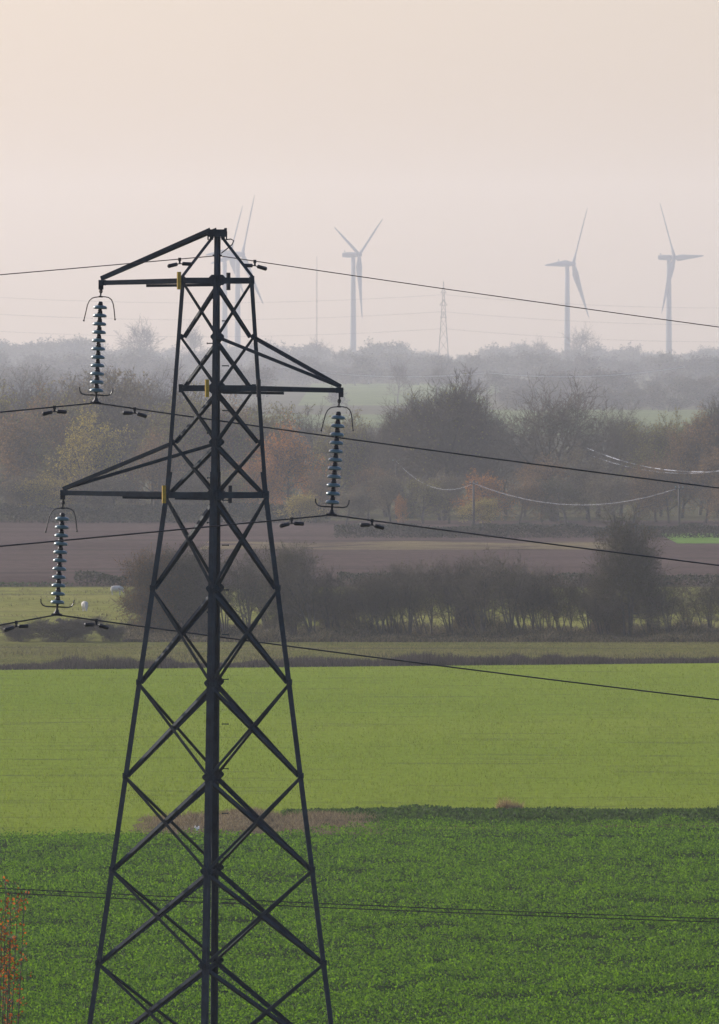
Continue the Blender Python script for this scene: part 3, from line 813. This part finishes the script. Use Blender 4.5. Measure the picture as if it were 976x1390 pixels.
# ------------------------------------------------------------------ insulator strings
def insulator(top, bot, label, idx):
    ax = (bot - top); Lr = ax.length; k = Lr / 2.125
    r = empty('insulator_string', top)
    r.rotation_mode = 'QUATERNION'
    r.rotation_quaternion = Vector((0, 0, -1)).rotation_difference(ax.normalized())
    mb = MB()
    z = -.01
    mb.tube([(0, 0, .02), (0, 0, -.14)], .016, 6)
    for j in range(3):
        zz = -.03 - .055 * j
        ring = [(.026 * math.cos(q) * (1 if j % 2 else .25), .026 * math.cos(q) * (.25 if j % 2 else 1), zz - .035 * math.sin(q)) for q in np.linspace(0, 2 * math.pi, 9)]
        mb.tube(ring, .009, 5)
    mb.build('shackle', M['rusty'] if idx == 0 else M['dark_iron'], r)
    mb = MB()
    s = S0
    def h(pts, rad=.010): mb.tube(pts, rad, 6)
    arc = [(-21.5, -33.5), (-19.5, -23), (-17.5, -12), (-15, -6), (-11.5, -2.5), (-7, -1), (0, 0), (6, .2), (11, -.6), (15, -3.5), (17.5, -9), (19, -16), (21, -30)]
    h([(x * s, 0, -.185 + y * s) for x, y in arc])
    for x, y in (arc[0], arc[-1]): mb.lathe([(0, .018), (.014, .012), (.019, 0), (.014, -.012), (0, -.018)], (x * s, 0, -.185 + y * s), 8)
    mb.box((0, 0, -.185), (.07, .05, .03))
    mb.build('arcing_horn', M['rusty'] if idx == 0 else M['dark_iron'], r)
    for j in range(11):
        zz = -.375 - j * .1515
        mb = MB()
        mb.lathe([(.0, .035), (.045, .034), (.075, .030), (.108, .020), (.124, .002), (.127, -.020), (.122, -.032), (.112, -.024), (.098, -.036), (.084, -.022), (.066, -.036), (.05, -.02), (0, -.02)], (0, 0, zz), 28)
        dsc = mb.build('disc', M['porcelain'], r, smooth=True)
        mb = MB()
        mb.lathe([(0, .105), (.026, .104), (.042, .090), (.046, .060), (.050, .034), (.03, .02), (.03, -.03), (.034, -.047), (0, -.047)], (0, 0, zz), 14)
        mb.build('cap', M['dark_iron'], dsc, smooth=True)
    mb = MB()
    arc2 = [(-23, 10), (-22.5, 5), (-20, 1.5), (-15, 0), (0, .2), (15, .4), (20, 2), (22, 6), (22.5, 11)]
    mb.tube([(x * s, 0, -1.985 + y * s) for x, y in arc2], .012, 6)
    mb.build('arcing_horn', M['dark_iron'], r)
    mb = MB()
    mb.tube([(0, 0, -1.90), (0, 0, -2.06)], .022, 8)
    mb.tube([(0, 0, -2.03), (0, 0, -2.07), (0, 0, -2.11)], [.03, .04, .075], 8)
    for q in range(-4, 5):
        mb.box((q * .021, -.02 + .004 * (q % 2), -2.125), (.013, .05, .05))
    mb.tube([(-.10, 0, -2.135), (-.05, 0, -2.118), (0, 0, -2.112), (.05, 0, -2.118), (.10, 0, -2.135)], [.016, .024, .028, .024, .016], 8)
    mb.build('suspension_clamp', M['dark_iron'], r)
    r.scale = (1, 1, k)
    tag(r, label, 'insulator', 'insulator strings of the pylon')
ends = {}
for idx, (nm, tp, bp, lab) in enumerate((('upper left', (137.3, 389), (130, 547), 'insulator string of grey discs hanging against the sky from the upper left crossarm'),
                        ('right', (461, 538), (450, 699), 'insulator string of grey discs hanging from the right crossarm'),
                        ('lower left', (86, 676), (77, 834.5), 'insulator string of grey discs hanging from the lower left crossarm over the pasture'))):
    d = tips[nm].y
    t, b = at(*tp, d), at(*bp, d)
    insulator(t, b, lab, idx); ends[nm] = b

# ------------------------------------------------------------------ conductors, earth wire, dampers
WDIR = Vector((math.cos(PHI + R(45)), math.sin(PHI + R(45)), 0))   # along the line, away to the right
def project(p): return (488 + p.x / p.y * F, HOR + (HC - p.z) / p.y * F)
def span(p0, w, px_t, py_t, length):
    """sagging span from p0 along w passing the given pixel; returns point function"""
    lo = 0.0; t = 5.0
    for _ in range(40):
        p = p0 + w * t
        t += ((px_t - 488) / F * p.y - p.x) / w.x * .9
    zt = HC - (py_t - HOR) / F * (p0 + w * t).y
    s = (p0.z - zt) / (t - t * t / length)
    return lambda u: p0 + w * u - UP * s * (u - u * u / length)
def cable(name, p0, left, right, rad, mat, label, cat, group, dampers, dlab, length=260, reach=170):
    fr = span(p0, WDIR, *right, length); fl = span(p0, -WDIR, *left, length)
    us = [reach * (i / 40) ** 1.6 for i in range(41)]
    pts = [fl(u) for u in reversed(us[1:])] + [p0] + [fr(u) for u in us[1:]]
    mb = MB(); mb.tube([p - p0 for p in pts], rad, 8)
    o = mb.build(name, mat, smooth=True, loc=p0); tag(o, label, cat, group)
    for (px, f, w), dl in zip(((dampers[0], fl, -WDIR), (dampers[1], fr, WDIR)), dlab):
        u = 1.0
        for _ in range(30):
            q = f(u); u += ((px - 488) / F * q.y - q.x) / w.x * .9
        p = f(u); tang = (f(u + .1) - f(u - .1)).normalized()
        if tang.x < 0: tang = -tang
        damper(p, tang, rad, dl)
def damper(p, tang, rad, label):
    r = empty('vibration_damper', p)
    mb = MB()
    mb.box((0, 0, -.005), (.055, .05, .05 + rad)); mb.box((0, 0, -.05), (.035, .035, .07)); mb.build('clamp', M['dark_iron'], r)
    mb = MB()
    a = tang * .29; dn = Vector((0, 0, -.085))
    side = tang.cross(UP).normalized() * .0
    mb.tube([-a * .9 + dn - UP * .02, -a * .4 + dn - UP * .004, dn, a * .4 + dn - UP * .004, a * .9 + dn - UP * .02], .009, 6); mb.build('messenger', M['dark_iron'], r)
    for s in (-1, 1):
        mb = MB()
        q0 = a * s * .24 + dn - UP * .004; q1 = a * s * 1.0 + dn - UP * .026
        mb.tube([q0, q0.lerp(q1, .06), q0.lerp(q1, .5), q0.lerp(q1, .94), q1], [.022, .036, .036, .038, .026], 10)
        mb.build('weight', M['dark_iron'], r, smooth=True)
    tag(r, label, 'damper', 'vibration dampers on the wires')
G = 'conductors of the pylon'
cable('conductor_cable', ends['upper left'] + UP * .0, (0, 559.5), (976, 662.5), .0135, M['wire'], 'black conductor hung from the upper left insulator string, crossing behind the pylon', 'power line', G,
      (74, 183), ('damper left of the upper left insulator string', 'damper right of the upper left insulator string'))
cable('conductor_cable', ends['right'], (0, 741.5), (976, 767.5), .0135, M['wire'], 'black conductor hung from the right insulator string', 'power line', G,
      (396, 505), ('damper just left of the right insulator string', 'damper just right of the right insulator string'))
cable('conductor_cable', ends['lower left'], (0, 848.5), (976, 950), .0135, M['wire'], 'lowest black conductor hung from the lower left insulator string', 'power line', G,
      (22, 131), ('damper left of the lower left insulator string', 'damper right of the lower left insulator string'))
pe = at(296, 347, D0 - .12)
cable('earth_wire', pe, (0, 373), (976, 444), .0085, M['earth'], 'thin brown earth wire fixed to the peak of the pylon', 'power line', None,
      (244, 346), ("damper on the earth wire left of the pylon's peak", "damper on the earth wire right of the pylon's peak"))

# two low cables crossing in front of the leafy crop
for (yl, yr, lab) in ((1206, 1247.5, 'upper of two thin black cables crossing the nearest field'), (1212, 1252, 'lower of two thin black cables crossing the nearest field')):
    d = 318.0
    a, b = at(-900, yl - 6, d), at(1900, yr - 4, d)
    pts = []
    for i in range(49):
        t = i / 48; px = -900 + 2800 * t
        lin = yl + (yr - yl) * (px / 976.0)
        pts.append(at(px, lin + 6 * (1 - ((px - 488) / 488) ** 2) * .35, d))
    c = pts[24].copy(); mb = MB(); mb.tube([p - c for p in pts], .0125, 6)
    tag(mb.build('overhead_cable', M['wire'], loc=c), lab, 'cable', 'low cables over the nearest field')

# ------------------------------------------------------------------ far pylon, mast and its lines
def far_pylon():
    d = 6500.0; s = d / F
    b = at(602, 505, d); b.z = gz(d)
    r = empty('distant_pylon', b)
    top = HC - (381 - HOR) * s - b.z
    hw = lambda z: (9.5 - 8.2 * min(1, z / (top * .86)) ** .85) * s
    for sx, sy in ((1, 1), (1, -1), (-1, 1), (-1, -1)):
        mb = MB(); zs = [top * q for q in (0, .25, .5, .7, .86)]
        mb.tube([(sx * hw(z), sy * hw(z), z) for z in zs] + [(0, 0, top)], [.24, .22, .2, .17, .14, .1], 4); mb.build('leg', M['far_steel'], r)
    zs = [0, .16, .30, .42, .53, .62, .70, .77, .83, .88]
    mb = MB()
    for za, zb in zip(zs, zs[1:]):
        za *= top; zb *= top
        for (ax, ay), (bx, by) in (((1, 1), (-1, 1)), ((-1, 1), (-1, -1)), ((-1, -1), (1, -1)), ((1, -1), (1, 1))):
            mb.tube([(ax * hw(za), ay * hw(za), za), (bx * hw(zb), by * hw(zb), zb)], .085, 4)
            mb.tube([(bx * hw(za), by * hw(za), za), (ax * hw(zb), ay * hw(zb), zb)], .085, 4)
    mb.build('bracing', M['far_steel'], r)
    for q, w in ((.64, 3.2), (.76, 3.9), (.88, 2.8)):
        mb = MB(); z = top * q
        for sg in (-1, 1):
            for oy in (-.5, .5):
                mb.tube([(0, oy * 1.2, z), (sg * w * .45, sg * w, z)], .14, 4); mb.tube([(0, oy, z + 2.6), (sg * w * .45, sg * w, z)], .11, 4)
        mb.build('crossarm', M['far_steel'], r)
    tag(r, 'faint distant lattice pylon on the skyline between the wind turbines', 'pylon')
    return d
dfp = far_pylon()
def far_line(pts_px, d, rad, label, mat='far_steel', group='faint far power lines', name='distant_power_line', cat='power line'):
    pts = [at(px, py, d) for px, py in pts_px]
    c = pts[len(pts) // 2].copy(); mb = MB(); mb.tube([p - c for p in pts], rad, 5)
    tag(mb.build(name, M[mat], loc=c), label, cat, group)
def sagline(x0, y0, x1, y1, sag, n=14):
    return [(x0 + (x1 - x0) * i / n, y0 + (y1 - y0) * i / n + sag * 4 * (i / n) * (1 - i / n)) for i in range(n + 1)]
for (y, lab) in ((400, 'top'), (423, 'middle'), (446, 'lowest')):
    far_line(sagline(-140, y - 6, 602, y, 14), dfp, .05, 'faint %s power line left of the distant pylon' % lab)
    far_line(sagline(602, y, 1300, y + 6, 15), dfp, .05, 'faint %s power line right of the distant pylon' % lab)
p = at(430, 348, 7300); zb = gz(7300)
r = empty('radio_mast', (p.x, 7300, zb))
mb = MB(); hm = p.z - zb
for k in range(3):
    a = 2.1 * k; mb.tube([(.35 * math.cos(a), .35 * math.sin(a), 0), (.30 * math.cos(a), .30 * math.sin(a), hm * .9), (0.05 * math.cos(a), 0.05 * math.sin(a), hm)], .07, 4)
for j in range(40):
    z = hm * .9 * j / 40; mb.tube([(.35, 0, z), (-.3, .3, z + hm * .0225)], .05, 3); mb.tube([(-.3, .3, z), (-.3, -.3, z + hm * .0225)], .05, 3)
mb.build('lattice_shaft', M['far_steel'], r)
tag(r, 'very thin faint mast left of the third wind turbine', 'mast')

# ------------------------------------------------------------------ wind turbines
def turbine(hub_px, hub_py, d, L, theta0, yaw, tower_px, label):
    """yaw: angle of the rotor axis from the view axis, hub pointing right and towards the viewer"""
    s = d / F
    hub = at(hub_px, hub_py, d)
    axis = Vector((math.sin(yaw), -math.cos(yaw), 0))
    tx = (tower_px - 488) * s
    base = Vector((hub.x - (hub.x - tx), d + (hub.x - tx) / math.tan(yaw), gz(d)))
    r = empty('wind_turbine', base)
    h = hub - base
    mb = MB(); mb.lathe([(0, -.5), (2.15, -.5), (1.95, h.z * .33), (1.7, h.z * .66), (1.38, h.z - 1.6), (0, h.z - 1.6)], (0, 0, 0), 24); mb.build('tower', M['white_paint'], r, smooth=True)
    ez = UP; ex = axis.cross(ez)
    mb = MB()                                  # nacelle: rounded box lofted along the axis
    secs = [(-8.0, .6, .7), (-7.6, 1.45, 1.6), (-4.0, 1.75, 1.85), (0.0, 1.75, 1.85), (2.2, 1.5, 1.6), (2.9, 1.0, 1.1)]
    c0 = Vector((0, 0, h.z)); m = 12
    for dist_, w, hh in secs:
        for q in range(m):
            a = 2 * math.pi * q / m
            ca, sa = math.cos(a), math.sin(a)
            k = 1 / max(abs(ca), abs(sa)) ** .6
            mb.v.append(tuple(c0 + axis * dist_ + ex * ca * w * k + ez * sa * hh * k))
    for i in range(len(secs) - 1):
        for q in range(m):
            q2 = (q + 1) % m; mb.f.append((i * m + q, i * m + q2, (i + 1) * m + q2, (i + 1) * m + q)); mb.m.append(0)
    mb.f.append(tuple(reversed(range(m)))); mb.m.append(0); mb.f.append(tuple((len(secs) - 1) * m + q for q in range(m))); mb.m.append(0)
    mb.box(c0 - axis * 6.4 + ez * 2.5, (.7, .7, 1.2))
    mb.build('nacelle', M['white_paint'], r, smooth=False)
    mb = MB(); hc = Vector((h.x, h.y, h.z))
    mb.tube([hc - axis * 1.2, hc - axis * .2, hc + axis * .8, hc + axis * 1.7, hc + axis * 2.1], [1.5, 1.65, 1.45, .9, .1], 14); mb.build('hub', M['white_paint'], r, smooth=True)
    for k in range(3):
        th = R(theta0 + 120 * k)
        # seen from the viewer: theta measured clockwise from the top
        sx = ex if ex.x > 0 else -ex
        dr = ez * math.cos(th) + sx * math.sin(th)
        ch = axis.cross(dr).normalized()
        mb = MB()
        prof = [(.02, 1.0, 1.0), (.06, 1.2, 1.0), (.18, 2.1, .55), (.28, 1.95, .40), (.5, 1.35, .26), (.75, .85, .16), (.94, .45, .09), (1.0, .12, .05)]
        mm = 10
        for f, w, t in prof:
            tw = R(26 * (1 - f) ** 1.5 + 10)
            cdir = ch * math.cos(tw) + axis * math.sin(tw); tdir = dr.cross(cdir).normalized()
            cc = hc + dr * L * f + axis * .012 * L * f * f
            for q in range(mm):
                a = 2 * math.pi * q / mm
                x = math.cos(a) * w * 1.2; y = math.sin(a) * t * 1.2 * (1 if math.cos(a) < .3 else .75)
                mb.v.append(tuple(cc + cdir * (x - w * .25 * (f > .1)) + tdir * y))
        for i in range(len(prof) - 1):
            for q in range(mm):
                q2 = (q + 1) % mm; mb.f.append((i * mm + q, i * mm + q2, (i + 1) * mm + q2, (i + 1) * mm + q)); mb.m.append(0)
        mb.f.append(tuple((len(prof) - 1) * mm + q for q in range(mm))); mb.m.append(0)
        mb.build('blade', M['white_paint'], r, smooth=True)
    tag(r, label, 'wind turbine', 'wind turbines on the skyline')
turbine(329, 345, 9300, 43.5, 21, R(60), 322.6, "wind turbine just right of the pylon's peak, its blade tip reaching highest")
turbine(313, 343, 9500, 37, 27, R(62), 305, "fainter, smaller wind turbine right behind the pylon's peak")
turbine(487.5, 346, 9300, 43.5, 175, R(64), 479.5, 'wind turbine right of the pylon with two blades raised in a V')
turbine(778, 358, 9300, 43.5, 28, R(62), 770, 'second wind turbine from the right, one blade pointing straight left')
turbine(915.5, 349.5, 9400, 44, 88, R(62), 908, 'rightmost wind turbine, one blade pointing right')

# ------------------------------------------------------------------ telegraph poles and glinting wires
def telegraph_pole(px, top, d, label, base=None):
    p = at(px, top, d); z = gz(d) if base is None else base
    r = empty('telegraph_pole', (p.x, d, z)); h = p.z - z
    mb = MB(); mb.tube([(0, 0, -.3), (0, 0, h * .5), (0, 0, h)], [.17, .15, .12], 10); mb.build('post', M['pole'], r, smooth=True)
    mb = MB(); mb.box((0, -.16, h - .45), (1.1, .12, .14)); mb.build('crosspiece', M['pole'], r)
    for sx in (-.45, .45):
        mb = MB(); mb.lathe([(0, .2), (.05, .19), (.07, .1), (.04, 0), (0, 0)], (sx, -.16, h - .38), 8); mb.build('insulator', M['porcelain'], r, smooth=True)
    tag(r, label, 'pole', 'telegraph poles')
telegraph_pole(643, 652, 1740, 'left telegraph pole, beside the orange tree in the tree belt')
telegraph_pole(922, 658, 1690, 'right telegraph pole, at the left end of the bright green field')
telegraph_pole(661, 504, 5000, 'faint far telegraph pole in the pale field above the tree belt')
telegraph_pole(538, 622, 1872, 'telegraph pole hidden among the trees right of the right insulator string')
telegraph_pole(797, 604, 1872, 'telegraph pole hidden among the trees at the left end of the glinting wires')
def wire3(p0, p1, sag, rad, label, n=24, glint_dashes=False):
    if glint_dashes: n = 150
    pts = [p0.lerp(p1, i / n) - UP * sag * 4 * (i / n) * (1 - i / n) for i in range(n + 1)]
    c = pts[n // 2].copy(); mb = MB(); q = random.Random(int(sag * 999))
    rr = [rad if not glint_dashes else rad * (1.0 if noise.noise((i * .21, sag, 0)) > -.02 else .22) for i in range(n + 1)]  # thickness jumps along the wire imitate a broken, dashed glint
    mb.tube([p - c for p in pts], rr, 6)
    tag(mb.build('telephone_wire', M['bright_wire'], loc=c), label, 'wire', 'glinting telephone wires')
S17 = 1740 / F
wire3(at(538, 626, 1871.8), at(643, 656, 1739.8), 22 * S17, .015, 'glinting sagging wire reaching the left telegraph pole from the left')
wire3(at(643, 656, 1739.8), at(922, 662, 1689.8), 26 * S17, .015, 'glinting wire sagging between the two telegraph poles')
wire3(at(797, 608, 1871.8), at(1090, 614, 1690), 30 * S17, .038, 'brightest sparkling wire at the right above the right telegraph pole', glint_dashes=True)
wire3(at(797, 616, 1871.8), at(1090, 608, 1690), 31 * S17, .018, 'thinner sparkling wire beside the brightest wire at right', glint_dashes=True)
far_line(sagline(661, 506, 930, 498, 9), 5000, .10, 'pale wire leaving the faint far telegraph pole', 'bright_wire', 'far glinting wires', 'telephone_wire', 'wire')
far_line(sagline(380, 498, 661, 506, 9), 5000, .08, 'pale wire left of the faint far telegraph pole', 'bright_wire', 'far glinting wires', 'telephone_wire', 'wire')

# ------------------------------------------------------------------ sheep
def sheep(px, py_feet, heading, graze, label, mat='wool', scale=1.0, y=None):
    d = y or dist(py_feet); p = at(px, py_feet, d)
    mb = MB()
    mb.tube([(-.58, 0, .62), (-.52, 0, .66), (-.30, 0, .66), (.05, 0, .64), (.35, 0, .68), (.50, 0, .72), (.56, 0, .72)], [.08, .24, .31, .33, .30, .22, .10], 14)
    hd = [(.46, 0, .76), (.66, 0, .58), (.74, 0, .36), (.80, 0, .20), (.84, 0, .10)] if graze else [(.44, 0, .78), (.60, 0, .96), (.70, 0, 1.06), (.84, 0, 1.00), (.96, 0, .93)]
    mb.tube(hd, [.19, .15, .12, .10, .055], 10)
    e = hd[2]
    for sg in (-1, 1): mb.tube([(e[0] - .02, .08 * sg, e[2] + .04), (e[0] - .06, .19 * sg, e[2] + .05), (e[0] - .06, .25 * sg, e[2] + .02)], [.04, .05, .02], 6)
    for lx, sg in ((-.42, -1), (-.42, 1), (.36, -1), (.36, 1)):
        kx = lx - .06 if lx < 0 else lx + .02
        mb.tube([(lx, .15 * sg, .60), (kx, .15 * sg, .34), (lx - .01, .15 * sg, .16), (lx + .01, .15 * sg, 0), (lx + .05, .15 * sg, 0)], [.14, .075, .05, .05, .045], 8)
    mb.tube([(-.56, 0, .72), (-.63, 0, .56), (-.64, 0, .44)], [.06, .05, .03], 6)
    o = mb.build('sheep', M[mat], smooth=True, loc=(p.x, d, gz(d) + .03))
    o.rotation_euler = (0, 0, heading); o.scale = (scale,) * 3
    rm = o.modifiers.new('wool', 'REMESH'); rm.mode = 'VOXEL'; rm.voxel_size = .035; rm.use_smooth_shade = True
    sm = o.modifiers.new('soft', 'SMOOTH'); sm.iterations = 3
    tag(o, label, 'sheep', 'sheep in the pasture')
sheep(158, 808, R(-8), True, 'white sheep grazing sideways near the top hedge of the pasture', scale=.85)
sheep(115, 830, R(-80), True, 'white sheep facing the viewer between the lower left insulator and the pylon leg', scale=.85)
sheep(246, 808, R(185), True, "white sheep half hidden by the hedgerow behind the pylon's left half", scale=.85)
sheep(93, 848, R(160), False, 'dark grey sheep behind the wide bramble bush', 'dark_wool', 1.1, y=1045)
#sheep(143, 797, R(100), False, 'white sheep at the top hedge of the pasture, seen from behind', scale=1.1, y=1268)

# scrap of white plastic at the field margin
mb = MB(); q = random.Random(3)
for k in range(14): mb.leaf((q.uniform(-.07, .07), q.uniform(-.06, .06), q.uniform(.27, .40)), .10, 0, q)
mb.tube([(0, 0, 0), (0.02, 0, .36)], .012, 5)
p = at(267, 1134, 592); mb_o = mb.build('plastic_scrap', M['rag'], loc=(p.x, 592, .02)); tag(mb_o, 'scrap of white plastic caught at the edge of the leafy crop behind the pylon', 'scrap')

# ------------------------------------------------------------------ orange shrub at the lower left
def shrub():
    d = 190.0; s = d / F
    base = at(-14, 505, d); base.z = gz(d)
    r = empty('autumn_shrub', base)
    tr, lf = MB(), MB(); q = random.Random(21)
    tips_ = [(8, 1200), (33, 1212), (24, 1222), (-4, 1215), (14, 1232), (-18, 1225), (2, 1245), (-30, 1240), (14, 1275), (-40, 1230), (-60, 1260), (-12, 1270), (8, 1310)]
    top_z = {}
    for k, (tx, ty) in enumerate(tips_):
        dd = d + q.uniform(-1.2, 1.2); e = at(tx, ty, dd) - base
        a = Vector((q.uniform(-.25, .25), q.uniform(-.25, .25), 0))
        m1 = Vector((e.x * .35 + q.uniform(-.1, .1), e.y * .4, e.z * .45)); m2 = Vector((e.x * .85 + q.uniform(-.03, .03), e.y * .85, e.z * .80))
        pts = []
        for i in range(13):
            t = i / 12
            pts.append(a * (1 - t) ** 3 + m1 * 3 * t * (1 - t) ** 2 + m2 * 3 * t * t * (1 - t) + e * t ** 3)
        tr.tube(pts, [.020 * (1 - .80 * i / 12) for i in range(13)], 6)
        for j in range(85):
            t = 1 - q.random() ** 1.3 * .55
            i = min(int(t * 12), 11); p = pts[i].lerp(pts[i + 1], t * 12 - i)
            tw = Vector((q.gauss(0, 1), q.gauss(0, 1), q.uniform(.2, 1.0))).normalized() * q.uniform(.04, .20)
            if j % 3 < 2: tr.tube([p, p + tw], .004, 3)
            for _ in range(q.choice((1, 1, 2))):
                lf.leaf(p + tw + Vector((q.gauss(0, .02), q.gauss(0, .02), q.gauss(0, .02))), q.uniform(.035, .060), 0, q)
    tr.build('branches', M['pole'], r); lf.build('leaves', leaf_mat('orange_leaf', (.36, .095, .016), .45, .5, dark=(.12, .026, .008)), r)
    tag(r, 'shrub with sparse orange autumn leaves in the lower left corner', 'shrub')
shrub()

# ------------------------------------------------------------------ haze
mb = MB(); mb.box((0, 4740, 76), (5300, 10040, 154))
hz = mb.build('haze', [])
m = bpy.data.materials.new('haze_air'); m.use_nodes = True; nt = m.node_tree
nt.nodes.remove(nt.nodes['Principled BSDF'])
pv = nt.nodes.new('ShaderNodeVolumePrincipled')
pv.inputs['Color'].default_value = (.91, .93, .97, 1)
pv.inputs['Absorption Color'].default_value = (1, 1, 1, 1)
pv.inputs['Density'].default_value = 0.000061
pv.inputs['Anisotropy'].default_value = 0.35
nt.links.new(pv.outputs[0], nt.nodes['Material Output'].inputs['Volume'])
hz.data.materials.append(m)
tag(hz, kind='stuff')
hz.display_type = 'WIRE'

# ------------------------------------------------------------------ light
EL, AZ = R(23), R(-48)          # sun ahead to the left
w = bpy.data.worlds.new('World'); scn.world = w; w.use_nodes = True
nt = w.node_tree
sky = nt.nodes.new('ShaderNodeTexSky'); sky.sky_type = 'NISHITA'; sky.sun_disc = False
sky.sun_elevation = EL; sky.sun_rotation = AZ
sky.air_density = 1.0; sky.dust_density = 2.4; sky.ozone_density = 1.0
bg = nt.nodes['Background']; bg.inputs[1].default_value = 0.122
tint = nt.nodes.new('ShaderNodeMix'); tint.data_type = 'RGBA'; tint.blend_type = 'MULTIPLY'; tint.inputs[0].default_value = 1.0
tint.inputs[7].default_value = (.90, .915, 1.19, 1)
nt.links.new(sky.outputs[0], tint.inputs[6]); nt.links.new(tint.outputs[2], bg.inputs[0])
sl = bpy.data.lights.new('sun', 'SUN'); sl.energy = 4.4; sl.angle = R(0.53); sl.color = (1.0, .95, .87)
so = bpy.data.objects.new('sun', sl); col.objects.link(so)
sd = Vector((math.sin(AZ) * math.cos(EL), math.cos(AZ) * math.cos(EL), math.sin(EL)))
so.rotation_euler = sd.to_track_quat('Z', 'Y').to_euler(); so.location = (0, 0, 60)

# ------------------------------------------------------------------ camera
cam = bpy.data.cameras.new('camera'); co = bpy.data.objects.new('camera', cam); col.objects.link(co)
cam.sensor_fit = 'HORIZONTAL'; cam.sensor_width = 13.0; cam.lens = F / 976 * 13.0
cam.clip_start = 1.0; cam.clip_end = 40000
co.location = (0, 0, HC)
co.rotation_euler = (math.pi / 2 - math.atan((695 - HOR) / F), 0, 0)
cam.dof.use_dof = True; cam.dof.focus_distance = D0; cam.dof.aperture_fstop = 14
scn.camera = co

scn.view_settings.view_transform = 'Standard'; scn.view_settings.look = 'None'
scn.view_settings.exposure = 0.36; scn.view_settings.gamma = 1.0
scn.view_settings.use_curve_mapping = False
cy = scn.cycles
cy.max_bounces = 6; cy.diffuse_bounces = 3; cy.glossy_bounces = 2; cy.transmission_bounces = 3; cy.volume_bounces = 2
cy.use_denoising = True
cy.denoiser = 'OPENIMAGEDENOISE'
cy.denoising_input_passes = 'RGB_ALBEDO_NORMAL'
cy.denoising_prefilter = 'ACCURATE'
